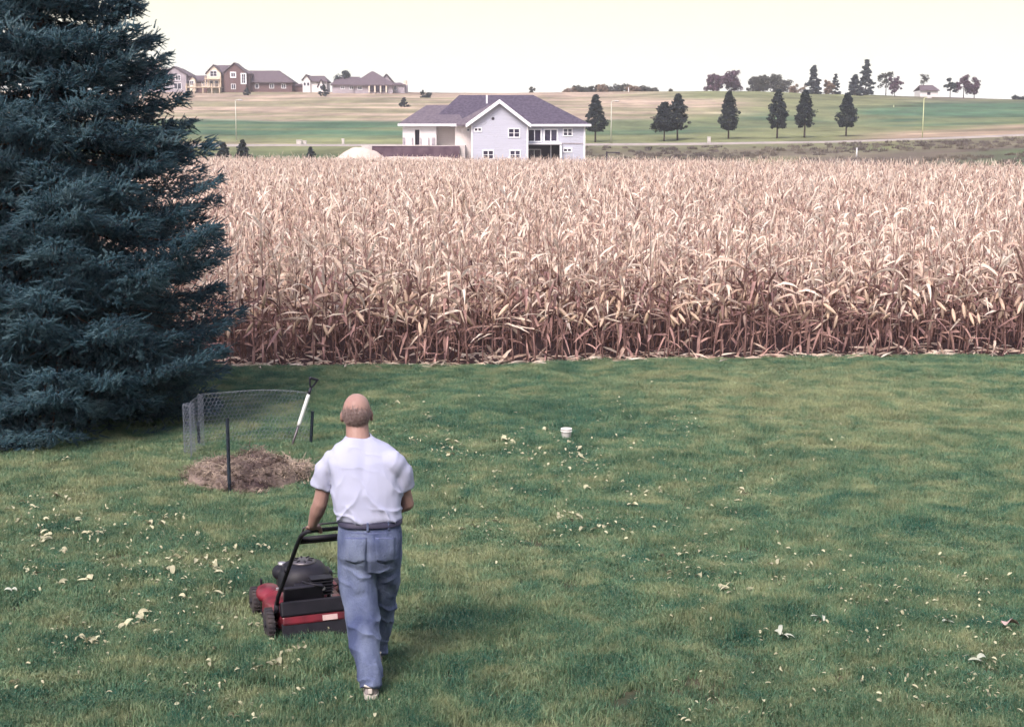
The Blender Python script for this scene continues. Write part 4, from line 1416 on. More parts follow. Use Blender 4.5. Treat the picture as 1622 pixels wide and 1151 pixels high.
hA = Far("ridge_house", "grey house with stone chimney half hidden by the spruce", 255, 146, 398)
hA.wall(205, 296, 119, 147, 1.5, 12, 'stucco')
hA.hip(203, 301, 225, 282, 119.5, 106.5, .8, 12.5)
hA.hip(218, 250, 230, 238, 110, 97.5, 2.5, 9)
hA.gable(257, 297, 119, 106, 0, 6, wk='stucco', rb=147)
MB().box2((hA.x(244), 4, hA.z(120)), (hA.x(250.5), 5.6, hA.z(93))).build("chimney", M['stucco_l'], hA.e)
MB().box2((hA.x(243.3), 3.9, hA.z(94)), (hA.x(251.2), 5.7, hA.z(92))).build("chimney_cap", M['stucco'], hA.e)
hA.win(279, 286, 119.5, 127, 0, 2, 2); hA.win(263, 268, 128, 138, 0, 1, 2); hA.win(276, 287, 132, 141, 0, 2, 1)

hB = Far("ridge_house", "brown brick house with timber deck on the left ridge", 380, 146, 394)
hB.wall(297, 330, 126, 147, 2.5, 10, 'brick')
hB.hip(295, 336, 303, 328, 126.5, 118, 2, 10.5)
hB.gable(297.5, 309.5, 126.5, 120.5, 1.2, 4, wk='stucco_l', rb=136)
hB.wall(328, 395, 115.5, 147, 1, 11, 'brick')
hB.hip(325, 397, 339, 371, 116, 101.5, .4, 11.6)
hB.gable(327, 352, 116, 103.5, -.2, 4, wk='stucco_l', rb=139)
hB.gable(355, 392, 116, 100.5, -1.0, 5, wk='brick', rb=147)
hB.wall(394.5, 460, 128, 147, 2.5, 11, 'brick')
hB.hip(392, 462, 388, 437, 129, 110, 1.8, 11.8)
hB.win(334, 344, 113, 121, -.2, 2, 2); hB.win(333, 338, 128, 139, -.2); hB.win(341, 346, 128, 139, -.2)
hB.win(368, 374, 116, 122, -1.0, 2, 1, fr=.3); hB.win(384.5, 390, 118, 132, -1.0, 2, 3, fr=.3); hB.win(368, 374, 134, 141, -1.0, 2, 1)
hB.win(300, 305, 128, 135, 1.2, 2, 1); hB.win(317, 324, 130, 136, 2.5, 2, 1)
hB.win(402, 407, 133, 139, 2.5, 1, 1); hB.win(425, 431, 133, 139, 2.5, 2, 1); hB.win(444, 450, 133, 139, 2.5, 2, 1)
dk = MB()
dk.box2((hB.x(298), -4, hB.z(139.8)), (hB.x(354), -.25, hB.z(138.4)))
dkk = dk.build("deck", M['wood_pale'], hB.e)
for p_ in (300, 312, 326, 340, 352):
    MB().box2((hB.x(p_) - .12, -3.9, hB.z(150)), (hB.x(p_) + .12, -3.66, hB.z(133.5))).build("post", M['wood_pale'], dkk)
for r_ in (133.8, 135.4, 136.9):
    MB().box2((hB.x(299), -3.95, hB.z(r_ + .35)), (hB.x(353), -3.88, hB.z(r_))).build("rail", M['wood_pale'], dkk)
bl = MB().box2((hB.x(327), -2.2, hB.z(126.4)), (hB.x(353), -.25, hB.z(125.2))).build("balcony", M['wood_pale'], hB.e)
for r_ in (122.2, 123.8):
    MB().box2((hB.x(327), -2.2, hB.z(r_ + .35)), (hB.x(353), -2.12, hB.z(r_))).build("rail", M['wood_pale'], bl)
for p_ in (328, 352):
    MB().box2((hB.x(p_) - .12, -2.1, hB.z(139)), (hB.x(p_) + .12, -1.9, hB.z(121.8))).build("post", M['wood_pale'], bl)

hC = Far("ridge_house", "little white gabled house between the two wide ridge houses", 495, 145, 396)
hC.gable(478, 493, 128, 119, 0, 8, wk='siding_w', rb=145)
hC.wall(490, 517, 128, 146, .6, 8, 'siding_w')
hC.hip(488, 519, 487, 511, 128.5, 119.2, .1, 8.5)
hC.gable(503, 515, 139, 126.5, -1, 3, wk='siding_w', rb=146)
hC.wall(460, 479, 133, 146, 3, 8, 'brick'); hC.hip(459, 481, 462, 478, 133.5, 131.5, 2.6, 8.4)
hC.win(481, 484.5, 131, 136, 0); hC.win(486.5, 490, 131, 136, 0); hC.win(507.5, 511, 136, 141, -1)

hD = Far("ridge_house", "low wide grey house at the right end of the ridge houses", 585, 146, 392)
hD.wall(525.5, 566, 133, 147, 1, 11, 'stucco')
hD.hip(523, 575, 533, 566, 133.5, 120, .4, 11.6)
hD.wall(562, 622, 134, 147, .2, 12, 'stucco')
hD.hip(556, 627, 585, 589, 134.3, 111.5, -.6, 12.6)
hD.wall(618, 640, 133, 147, 2, 10, 'stucco')
hD.hip(612, 641, 619, 632, 133.5, 129.5, 1.6, 10.4)
hD.gable(598, 622, 131, 117, 4, 9, wk='stucco')
MB().box2((hD.x(638.5), 3, hD.z(146) - 1.5), (hD.x(644), 5, hD.z(134))).build("chimney", M['stucco'], hD.e)
MB().tube([(hD.x(640.5), 4, hD.z(134)), (hD.x(640.5), 4, hD.z(127))], .5, 8).build("chimney_pot", M['stucco_l'], hD.e)
MB().box2((hD.x(585), -.15, hD.z(145)), (hD.x(612), .198, hD.z(136))).build("porch_shade_panel", M['inside'], hD.e)  # dark panel in front of the wall, painted as porch shade
for p_ in (585, 594, 603, 612):
    MB().box2((hD.x(p_) - .18, -.5, hD.z(147)), (hD.x(p_) + .18, -.16, hD.z(134.6))).build("porch_post", M['stucco_l'], hD.e)
hD.win(539.5, 544.5, 137, 140.5, 1, 2, 1); hD.win(553, 559, 137, 141, 1, 2, 1); hD.win(567, 573, 137, 142, .2, 2, 1); hD.win(623, 627, 136.5, 142, 2)

sh = Far("shed", "small white shed with grey roof on the right skyline", 1473, 153.5, 398)
sh.e["category"] = "shed"
sh.e.location.z += 0.5
sh.wall(1458.5, 1487, 146.5, 153.5, .5, 6, 'siding_w')
A, B = sh.x(1457), sh.x(1489); ze, zp_ = sh.z(147), sh.z(138)
MB().poly([(A, 0, ze), (B, 0, ze), (B - 1.1, 3.25, zp_), (A + .8, 3.25, zp_)], (0, 0, .15)).build("roof", M['roof_p'], sh.e)
MB().poly([(A, 6.5, ze), (B, 6.5, ze), (B - 1.1, 3.25, zp_), (A + .8, 3.25, zp_)], (0, 0, .15)).build("roof", M['roof_p'], sh.e)
MB().poly([(B - .5, .5, ze), (B - .5, 6, ze), (B - 1.2, 3.25, zp_)], (-.1, 0, 0)).build("gable_end", M['siding_w'], sh.e)
MB().box2((sh.x(1470), .45, sh.z(153.4)), (sh.x(1475), .498, sh.z(149))).build("door", M['inside'], sh.e)
# ------------------------------------------------------------------ mulch pile, wire pen, shovel, cup
M['mulch'] = mat("mulch", (0.27, 0.21, 0.18), (0.05, 0.034, 0.038), 5.0, .95, bump=1.0, bscale=30, lo=.4, hi=.68)
M['stake'] = mat("dark_green_steel", (0.03, 0.042, 0.06), (0.02, 0.028, 0.04), 6, .6, metal=.2)
M['wire'] = mat("galvanised_wire", (0.24, 0.265, 0.32), (0.18, 0.2, 0.25), 10, .5, metal=.3)
pc = ground(396, 760)
pile = mound("mulch_pile", "low brown heap of mulch and clippings inside the wire pen", "mulch pile", (pc.x, pc.y, 0), .58, .58, .14, M['mulch'], 31, n=90, rough=.26, plateau=.16)
# loose strands and chips on the heap
def strand_mesh(seed):
    rr = random.Random(seed); mb = MB()
    for _ in range(16):
        p = Vector((rr.uniform(-.07, .07), rr.uniform(-.07, .07), rr.uniform(-.004, .025)))
        a = rr.uniform(0, 6.28); L = rr.uniform(.03, .09)
        d = Vector((math.cos(a), math.sin(a), rr.uniform(-.3, .45))) * L
        s = Vector((-math.sin(a), math.cos(a), 0)) * rr.uniform(.0015, .004)
        mid = p + d * .5 + Vector((0, 0, rr.uniform(0, .015)))
        mb.add([p - s, p + s, mid + s, mid - s, p + d], [(0, 1, 2, 3), (3, 2, 4)])
    return mb.mesh("strands")


m_str = mat("mulch_strands", (0.34, 0.27, 0.21), (0.1, 0.07, 0.062), 3, .9, coords='World', rand=.4, lo=.42, hi=.6)
n = 900
a_ = RNG.uniform(0, 6.28, n); r_ = np.sqrt(RNG.uniform(0, 1.25, n))
qx, qy = r_ * np.cos(a_), r_ * np.sin(a_)
me_ = pile.data
vc = np.empty(len(me_.vertices) * 3, np.float32); me_.vertices.foreach_get("co", vc); vc = vc.reshape(90, 90, 3)
iu = np.clip(((qx + 1.15) / 2.3 * 89).astype(int), 0, 89); iv = np.clip(((qy + 1.15) / 2.3 * 89).astype(int), 0, 89)
qz = np.maximum(vc[iv, iu, 2], 0.01)
scatter("mulch_strands", [(strand_mesh(700 + s), m_str) for s in range(5)], np.stack([pc.x + qx * .58, pc.y + qy * .58, qz + .003], 1),
        np.stack([RNG.normal(0, .3, n), RNG.normal(0, .3, n), RNG.uniform(0, 6.28, n)], 1), np.repeat(RNG.uniform(.5, 1.2, n)[:, None], 3, 1), RNG.integers(0, 5, n),
        "loose straw and bark shreds over the mulch heap", "mulch")

pen0 = ground(360, 784)
pen = thing("wire_pen", "wire mesh compost pen on dark stakes beside the spruce", "wire pen", pen0)
pl_ = lambda px_, py_, Y: at(px_, py_, Y) - pen0
YF, YB = pen0.y, ground(315, 716).y
stakes = [(360, 662, YF), (314, 668, YB + .3), (495, 651, YB + .35)]
for (sx_, st_, sy_) in stakes:
    t_ = pl_(sx_, st_, sy_)
    lean = Vector((-.03, 0, 0)) if sx_ == 495 else Vector((0, 0, 0))
    s_m = MB()
    a0 = Vector((t_.x, t_.y, -.05)) + lean; a1 = Vector((t_.x, t_.y, t_.z))
    s_m.tube([a0, a1], .017, 4)
    k0 = s_m.build("stake", M['stake'], pen)
    for q in range(7):
        z_ = .12 + q * (t_.z - .15) / 7
        p_ = a0.lerp(a1, (z_ + .05) / (t_.z + .05))
        MB().box(p_ + Vector((0, -.02, 0)), (.014, .014, .03)).build("stud", M['stake'], k0)


def wire_panel(path, z0, z1, cell, r, name):
    """hexagonal netting along a ground path"""
    pts = [Vector(p) for p in path]
    L = [0]
    for i in range(1, len(pts)): L.append(L[-1] + (pts[i] - pts[i - 1]).length)
    tot = L[-1]

    def pos(s, z):
        s = min(max(s, 0), tot - 1e-4)
        i = next(j for j in range(1, len(L)) if L[j] >= s) - 1
        t = (s - L[i]) / max(L[i + 1] - L[i], 1e-6)
        p = pts[i].lerp(pts[i + 1], t)
        return Vector((p.x, p.y, z + .012 * math.sin(s * 5)))
    mb = MB()
    nxn, nzn = int(tot / cell), int((z1 - z0) / (cell * .9))

    def seg(a, b):
        d = (b - a).normalized(); u = d.cross(Vector((0.3, 1, 0.2))).normalized() * r; w = d.cross(u)
        V_ = []
        for c in (a, b):
            for k in range(3):
                an = 2 * PI * k / 3
                V_.append(c + u * math.cos(an) + w * math.sin(an))
        mb.add(V_, [(0, 1, 4, 3), (1, 2, 5, 4), (2, 0, 3, 5)])
    h = (z1 - z0) / nzn
    for j in range(nzn):
        for i in range(nxn):
            s = (i + .5 * (j % 2)) * cell; z = z0 + j * h
            seg(pos(s, z), pos(s, z + h * .45))
            seg(pos(s, z + h * .45), pos(s + cell / 2, z + h)); seg(pos(s, z + h * .45), pos(s - cell / 2, z + h))
    for i in range(int(tot / .08)):
        seg(pos(i * .08, z1), pos((i + 1) * .08, z1))
    return mb.build(name, M['wire'], pen)


lp = []
A0 = pl_(360, 784, YF)
c0 = pl_(314, 700, YB + .3); c1 = pl_(495, 700, YB + .35); e0 = pl_(311, 700, YB - .05)
loop = [Vector((e0.x + .03, e0.y - .42, 0)), Vector((e0.x - .0, e0.y - .2, 0)), Vector((e0.x + .0, e0.y, 0)), Vector((e0.x + .04, e0.y + .22, 0)), Vector((c0.x, c0.y + .02, 0)),
        Vector((c0.x + .25, c0.y + .12, 0)), Vector(((c0.x + c1.x) / 2, c0.y + .16, 0)), Vector((c1.x - .2, c1.y + .1, 0)), Vector((c1.x, c1.y + .02, 0))]
wire_panel(loop, .02, .58, .042, .0013, "wire_mesh")
curl = [Vector((e0.x + .03 + .055 * math.cos(t_), e0.y - .45 + .09 * math.sin(t_), 0)) for t_ in np.linspace(.5, 5.6, 9)]
wire_panel(curl, .1, .6, .034, .0018, "wire_mesh")

# shovel stuck in the heap
M['grip'] = mat("black_rubber", (0.025, 0.025, 0.04), (0.018, 0.018, 0.03), 8, .55)
M['fibre'] = mat("white_fibreglass", (0.66, 0.68, 0.66), (0.58, 0.6, 0.59), 6, .5)
M['steel'] = mat("dull_steel", (0.16, 0.15, 0.16), (0.1, 0.09, 0.1), 8, .45, metal=.7)
YS = YB + .28
s0 = at(459, 716, YS - .12); s1 = at(497, 600, YS)
shv = thing("shovel", "shovel with white shaft and dark grip stuck in the mulch heap", "shovel", (s0.x, s0.y, 0))
sl = lambda t_: s0.lerp(s1, t_) - Vector((s0.x, s0.y, 0))
MB().tube([sl(-.12), sl(.42)], [.013, .013], 8).build("shaft", M['steel'], shv, True)
MB().tube([sl(.36), sl(.40), sl(.76), sl(.79)], [.016, .021, .021, .016], 10).build("sleeve", M['fibre'], shv, True)
MB().tube([sl(.77), sl(.88)], [.016, .016], 8).build("neck", M['grip'], shv, True)
sdv = (s1 - s0).normalized(); sx = Vector((.62, .78, .15)); sx = (sx - sdv * sx.dot(sdv)).normalized()
gm = MB()
c_ = sl(.88); top = sl(1.0)
gm.tube([c_, c_ + sdv * .03 + sx * .03, top - sdv * .01 + sx * .058], .011, 7)
gm.tube([c_, c_ + sdv * .03 - sx * .03, top - sdv * .01 - sx * .058], .011, 7)
gm.tube([top + sx * .07, top - sx * .07], .015, 8)
link("grip", organic(gm, "grip", .006, 2), M['grip'], shv)
bl_ = MB()
bc = sl(-.1); bu = sdv; bw = sx
pr = [(-.2, .01), (-.15, .07), (-.05, .095), (.05, .1), (.07, .03)]
V_ = []
for (t_, w_) in pr:
    q = bc + bu * t_
    V_ += [q - bw * w_ + bu.cross(bw) * .02, q - bu.cross(bw) * .008, q + bw * w_ + bu.cross(bw) * .02]
bl_.add(V_, [f for i in range(4) for f in ((i * 3, i * 3 + 1, i * 3 + 4, i * 3 + 3), (i * 3 + 1, i * 3 + 2, i * 3 + 5, i * 3 + 4))])
bl_.build("blade", M['steel'], shv, True)

M['plastic_w'] = mat("white_plastic", (0.78, 0.76, 0.74), (0.68, 0.65, 0.62), 14, .5)
cp = ground(897, 697)
cup = thing("plastic_cup", "white plastic cup standing alone in the lawn", "cup", cp)
MB().lathe([(.0, .0), (.046, .0), (.05, .01), (.06, .125), (.063, .127), (.063, .133), (.057, .133), (.047, .02), (.0, .016)], 24).build("cup", M['plastic_w'], cup, True)
MB().lathe([(.062, .1), (.0655, .102), (.0655, .107), (.062, .109)], 24).build("rim_band", M['plastic_w'], cup, True)

# ------------------------------------------------------------------ lawn mower
M['red'] = mat("red_paint", (0.19, 0.018, 0.032), (0.06, 0.014, 0.02), 9, .5, coat=.3, bump=.05)
M['black_p'] = mat("black_plastic", (0.007, 0.007, 0.012), (0.014, 0.013, 0.02), 9, .55)
M['tyre'] = mat("tyre_rubber", (0.03, 0.028, 0.035), (0.06, 0.05, 0.05), 14, .9)
M['rim'] = mat("grey_rim", (0.5, 0.46, 0.46), (0.42, 0.39, 0.4), 10, .5)
M['alu'] = mat("cast_aluminium", (0.55, 0.54, 0.56), (0.42, 0.41, 0.43), 14, .4, metal=.7)
M['label_p'] = mat("pale_sticker", (0.62, 0.46, 0.44), (0.55, 0.4, 0.39), 20, .6)
mw0 = ground(495, 1004)
mow = thing("lawn_mower", "red and black walk-behind lawn mower pushed by the person", "lawn mower", mw0, R(20))
dk_ = MB()


def sq_ring(cx, cy, z, rx_, ry_, p_=3.2, n=28):
    out_ = []
    for k in range(n):
        a = 2 * PI * k / n
        c, s = math.cos(a), math.sin(a)
        out_.append(Vector((cx + rx_ * math.copysign(abs(c) ** (2 / p_), c), cy + ry_ * math.copysign(abs(s) ** (2 / p_), s), z)))
    return out_


# deck
dk_.rings([sq_ring(0, .27, .055, .262, .335, 3), sq_ring(0, .27, .07, .268, .342, 3), sq_ring(0, .27, .15, .26, .335, 3), sq_ring(0, .275, .185, .235, .31, 3), sq_ring(0, .28, .2, .17, .25, 2.6)])
deck = dk_.build("deck", M['red'], mow, True)
MB().rings([sq_ring(0, .27, .044, .275, .35, 3), sq_ring(0, .27, .066, .275, .35, 3)]).build("skirt", M['black_p'], deck, False)
# front fender bulge (left) and side chute
MB().ell((-.195, .5, .155), (.095, .14, .06), 14, 9).build("fender", M['red'], deck, True)
MB().ell((.195, .5, .155), (.095, .14, .06), 14, 9).build("fender", M['red'], deck, True)
# rear panel and flap
MB().box((-.01, -.055, .21), (.42, .05, .1), M=Matrix.Rotation(R(-18), 3, 'X')).build("rear_panel", M['black_p'], deck, bevel=.012)
MB().box((.0, -.068, .135), (.43, .05, .062), M=Matrix.Rotation(R(-18), 3, 'X')).build("rear_cover", M['red'], deck, bevel=.014)
MB().box((0, -.1, .07), (.44, .016, .11), M=Matrix.Rotation(R(-20), 3, 'X')).build("trailing_flap", M['black_p'], deck, bevel=.004)
MB().box((.1, -.0955, .138), (.1, .005, .036), M=Matrix.Rotation(R(-18), 3, 'X')).build("sticker", M['label_p'], deck, bevel=.002)
# engine
eg = MB()
eg.lathe([(.0, .19), (.12, .19), (.125, .22), (.115, .27), (.11, .3)], 24, (0, .27, 0))
eng = eg.build("engine", M['black_p'], mow, True)
MB().rings([sq_ring(0, .26, .25, .165, .16, 2.6), sq_ring(0, .26, .28, .18, .175, 2.6), sq_ring(0, .26, .36, .168, .163, 2.6), sq_ring(0, .26, .41, .13, .125, 2.4), sq_ring(0, .26, .425, .08, .08, 2)]).build("engine_shroud", M['black_p'], eng, True)
MB().lathe([(.0, .42), (.085, .42), (.085, .43), (.07, .44), (.0, .442)], 24, (0, .26, 0)).build("recoil_cover", M['steel'], eng, True)
for q in range(8):
    a = q * PI / 4
    MB().box((.055 * math.cos(a), .26 + .055 * math.sin(a), .4435), (.035, .008, .006), a).build("vent_slot", M['black_p'], eng)
MB().ell((-.13, .33, .345), (.07, .085, .055), 14, 9).build("fuel_tank", M['black_p'], eng, True)
MB().lathe([(.0, .385), (.026, .385), (.026, .412), (.0, .415)], 12, (-.13, .34, 0)).build("fuel_cap", M['alu'], eng, True)
MB().box((.15, .3, .3), (.1, .13, .1)).build("air_filter_box", M['black_p'], eng, bevel=.015)
MB().lathe([(.0, -.06), (.045, -.06), (.045, .06), (.0, .06)], 14, (-.02, .45, .3), 'X').build("muffler", M['alu'], eng, True)
MB().box((0, .09, .27), (.2, .05, .12)).build("cylinder_guard", M['black_p'], eng, bevel=.012)
MB().box((-.03, .055, .235), (.15, .02, .045)).build("guard_plate", M['alu'], eng, bevel=.004)
for q in range(6):
    MB().box((.07 + .0 * q, .035, .27 + .021 * q), (.15, .1, .007)).build("cooling_fin", M['black_p'], eng, bevel=.002)
MB().tube([(.07, -.02, .32), (.07, -.05, .335), (.03, -.06, .35), (-.06, .02, .36)], .007, 6).build("spark_lead", M['black_p'], eng, True)
MB().lathe([(.0, -.012), (.014, -.012), (.014, .012), (.0, .012)], 10, (.07, -.03, .32), 'Y').build("spark_plug", M['rim'], eng, True)
for sx_ in (-.15, .15):
    for sy_ in (.13, .4):
        MB().lathe([(.0, .2), (.014, .2), (.014, .215), (.0, .217)], 6, (sx_, sy_, 0)).build("bolt", M['alu'], deck)
MB().tube([(.13, .1, .2), (.15, .07, .33), (.14, .05, .36)], [.012, .012, .016], 8).build("oil_filler", M['black_p'], eng, True)
# rear bag mount / door
MB().box((-.06, -.015, .28), (.26, .03, .15), M=Matrix.Rotation(R(20), 3, 'X')).build("discharge_door", M['black_p'], mow, bevel=.008)
# wheels
for (wx_, wy_, r_w) in ((-.285, 0, .105), (.285, 0, .105), (-.285, .55, .095), (.285, .55, .095)):
    w_ = MB().lathe([(r_w * .55, -.024), (r_w * .9, -.024), (r_w, -.016), (r_w * 1.0, .016), (r_w * .9, .024), (r_w * .55, .024)], 28, (wx_, wy_, r_w), 'X').build("wheel", M['tyre'], mow, True)
    sg = -1 if wx_ < 0 else 1
    MB().lathe([(.0, -.02), (r_w * .6, -.022), (r_w * .6, .022), (.0, .02)], 22, (wx_, wy_, r_w), 'X').build("rim", M['rim'], w_, True)
    MB().lathe([(.0, -.032), (r_w * .22, -.03), (r_w * .22, .03), (.0, .032)], 14, (wx_, wy_, r_w), 'X').build("hub", M['black_p'], w_, True)
    for q in range(22):
        a = 2 * PI * q / 22
        MB().box((wx_, wy_ + r_w * math.sin(a), r_w + r_w * math.cos(a)), (.046, .009, .007), M=Matrix.Rotation(-a, 3, 'X')).build("tread_lug", M['tyre'], w_)
    MB().tube([(wx_ - sg * .05, wy_, r_w), (wx_ - sg * .02, wy_, r_w)], .012, 8).build("axle", M['alu'], mow, True)
    MB().box((wx_ - sg * .052, wy_ + .03, .19), (.012, .04, .09)).build("height_lever", M['black_p'], mow, bevel=.003)
# handle: side tubes rise back to a rounded top bar
HB = Vector((.0, -.64, .885))     # middle of the grip bar in mower coordinates
hw = .245
hpts = [(-hw + .01, .03, .16), (-hw + .01, -.06, .3), (-hw + .035, -.3, .55), (-hw + .055, -.5, .76), (-hw + .068, -.585, .845), (-hw + .095, -.628, .878), (-hw + .14, HB.y, HB.z)]
full = [Vector(p) for p in hpts] + [Vector((-p[0], p[1], p[2])) for p in reversed(hpts)]
hd = MB().tube(full, .0135, 9).build("handle", M['black_p'], mow, True)
MB().tube([(-hw + .06, -.52, .80), (hw - .06, -.52, .80)], .019, 8).build("cross_bar", M['black_p'], hd, True)
MB().box((0, -.515, .79), (.37, .022, .045), M=Matrix.Rotation(R(40), 3, 'X')).build("control_panel", M['black_p'], hd, bevel=.006)
bail = [(-hw + .07, -.5, .77), (-hw + .08, -.6, .895), (-hw + .13, -.655, .925), (hw - .13, -.655, .925), (hw - .08, -.6, .895), (hw - .07, -.5, .77)]
MB().tube(bail, .006, 6).build("brake_bail", M['steel'], hd, True)
MB().tube([(.2, -.5, .77), (.215, -.2, .42), (.17, .05, .3), (.1, .15, .3)], .005, 5).build("cable", M['black_p'], hd, True)
MB().tube([(.1, .16, .36), (.19, -.15, .44), (.225, -.28, .54)], .003, 4).build("starter_cord", M['black_p'], hd, True)
for sg in (-1, 1):
    MB().ell((sg * (hw - .022), -.3, .55), (.014, .022, .022), 10, 6).build("clamp_knob", M['black_p'], hd, True)
    MB().tube([(sg * (hw - .01), .02, .14), (sg * (hw - .01), -.02, .24)], .018, 8).build("handle_bracket", M['black_p'], mow, True)

# ------------------------------------------------------------------ the person
M['skin'] = mat("skin", (0.36, 0.225, 0.19), (0.29, 0.165, 0.14), 9, .55, spec=.35, bump=.06, bscale=120)
M['hair'] = mat("short_grey_hair", (0.17, 0.115, 0.105), (0.27, 0.205, 0.19), 60, .8)
M['denim'] = mat("faded_denim", (0.062, 0.082, 0.17), (0.19, 0.23, 0.345), 6.5, .85, stretch=(1, 1, .4), bump=.35, bscale=160, detail=6, lo=.36, hi=.64)
M['denim_d'] = mat("denim_seam", (0.11, 0.135, 0.27), (0.15, 0.18, 0.33), 8, .85, bump=.3, bscale=160)
M['tee'] = mat("pale_cotton", (0.41, 0.43, 0.56), (0.375, 0.395, 0.53), 5, .85, bump=.12, bscale=220)
M['leather'] = mat("dark_belt", (0.02, 0.02, 0.045), (0.04, 0.038, 0.07), 10, .6)
M['shoe'] = mat("worn_shoe", (0.33, 0.29, 0.29), (0.22, 0.19, 0.2), 14, .8, bump=.2)
M['sole'] = mat("pale_sole", (0.66, 0.6, 0.55), (0.55, 0.5, 0.46), 12, .8)
pr0 = ground(588, 1113)
per = thing("person", "person in a pale t-shirt and blue jeans pushing the lawn mower", "person", pr0)
Q = lambda px_, py_, Y: at(px_, py_, Y) - pr0
Y0 = pr0.y
yh = Y0 + .30            # hips
PPM = lambda p: F / ((p.y + Y0) * math.cos(PIT) + (HC - p.z) * math.sin(PIT))


def oval(c, rx_, ry_, n=24, p_=2.3, tilt=0.0, yaw=0.0):
    out_ = []
    for k in range(n):
        a = 2 * PI * k / n
        cs, sn = math.cos(a), math.sin(a)
        x_ = rx_ * math.copysign(abs(cs) ** (2 / p_), cs); y_ = ry_ * math.copysign(abs(sn) ** (2 / p_), sn)
        xr, yr = x_ * math.cos(yaw) - y_ * math.sin(yaw), x_ * math.sin(yaw) + y_ * math.cos(yaw)
        out_.append(c + Vector((xr, yr, tilt * yr)))
    return out_


YAW = R(10)
HBw = mow.location + Matrix.Rotation(R(20), 3, 'Z') @ HB - pr0
barx = Matrix.Rotation(R(20), 3, 'Z') @ Vector((1, 0, 0))
handL = HBw - barx * .115
handR = HBw + barx * .115
shL = Q(523, 723, yh + .09); shR = Q(627, 724, yh + .04)
elL = Q(507, 797, yh + .1); elR = Q(644, 797, yh + .12)
neck = Q(567, 690, yh + .11); headc = Q(565, 655, yh + .15)

# --- skin body: head, neck, arms, hands, slim core; one continuous mesh
bd = MB()
hs_ = .098
bd.ell(headc + Vector((0, -.005, .022)), (.082, .102, .1), 22, 14)
bd.ell(headc + Vector((-.008, .035, -.045)), (.064, .072, .078), 20, 12)
bd.ell(headc + Vector((-.016, .105, -.02)), (.013, .02, .026), 10, 8)     # nose
for sg in (-1, 1):
    ec = headc + Matrix.Rotation(YAW, 3, 'Z') @ Vector((sg * .086, .004, -.016))
    bd.ell(ec, (.011, .023, .036), 12, 10, Matrix.Rotation(sg * R(22), 3, 'Z'))
    bd.ell(headc + Vector((sg * .03, .088, .01)), (.017, .012, .011), 8, 6)
bd.ell(headc + Vector((-.012, .098, -.062)), (.024, .012, .009), 8, 6)
bd.tube([neck + Vector((0, -.01, -.09)), neck + Vector((0, -.005, -.02)), headc + Vector((0, .0, -.045))], [.092, .071, .066], 16)
tor = [(Q(585, 850, yh), .15, .1), (Q(583, 815, yh + .01), .15, .095), (Q(580, 770, yh + .04), .165, .1), (Q(577, 730, yh + .07), .165, .095), (Q(571, 700, yh + .1), .09, .07)]
bd.rings([oval(c, a, b_, yaw=YAW) for c, a, b_ in tor])
for s_, e_, h_ in ((shL, elL, handL), (shR, elR, handR)):
    bd.capsule(s_.lerp(e_, .12), e_, .046, .044)
    wr = h_ + Vector((0, -.055, .035)) + (e_ - h_).normalized() * .03
    bd.capsule(e_, e_.lerp(wr, .35), .045, .046); bd.capsule(e_.lerp(wr, .35), wr, .046, .029)
for sg, h_ in ((-1, handL), (1, handR)):
    # palm lies on top of the bar from behind; fingers go over and under the bar, thumb below
    fwd = Matrix.Rotation(R(20), 3, 'Z') @ Vector((0, 1, 0))
    up = Vector((0, 0, 1))
    bd.ell(h_ - fwd * .035 + up * .03, (.043, .045, .019), 14, 10, Matrix.Rotation(R(20), 3, 'Z') @ Matrix.Rotation(R(-12), 3, 'X'))
    for f_, (o_, L_) in enumerate(((-.033, .85), (-.011, 1.0), (.011, .96), (.033, .8))):
        k0 = h_ + barx * o_ + up * .028 - fwd * .004
        k1 = k0 + fwd * .03 * L_ - up * .012
        k2 = k1 + fwd * .004 - up * .026 * L_
        k3 = k2 - fwd * .022 * L_ - up * .008
        bd.capsule(k0, k1, .0095, .0088, 8); bd.capsule(k1, k2, .0088, .0082, 8); bd.capsule(k2, k3, .0082, .0072, 8)
    t0_ = h_ - fwd * .045 + up * .018 - sg * barx * .036
    t1_ = t0_ + fwd * .018 - up * .028 - sg * barx * .008
    t2_ = t1_ + fwd * .03 - up * .006 + sg * barx * .004
    bd.capsule(t0_, t1_, .0125, .0105, 8); bd.capsule(t1_, t2_, .0105, .0085, 8)
legsL = [Q(564, 868, yh), Q(566, 930, yh - .04), Q(574, 992, yh - .12), Q(583, 1045, yh - .21), Q(588, 1083, yh - .27)]
legsR = [Q(607, 868, yh), Q(607, 925, yh + .12), Q(604, 968, yh + .24), Q(600, 1005, yh + .3), Q(597, 1028, yh + .36)]
bd.tube(legsL, [.085, .078, .058, .048, .038], 14); bd.tube(legsR, [.085, .075, .055, .045, .036], 14)
body = link("body", organic(bd, "body", .0062, 4, .5), M['skin'], per)

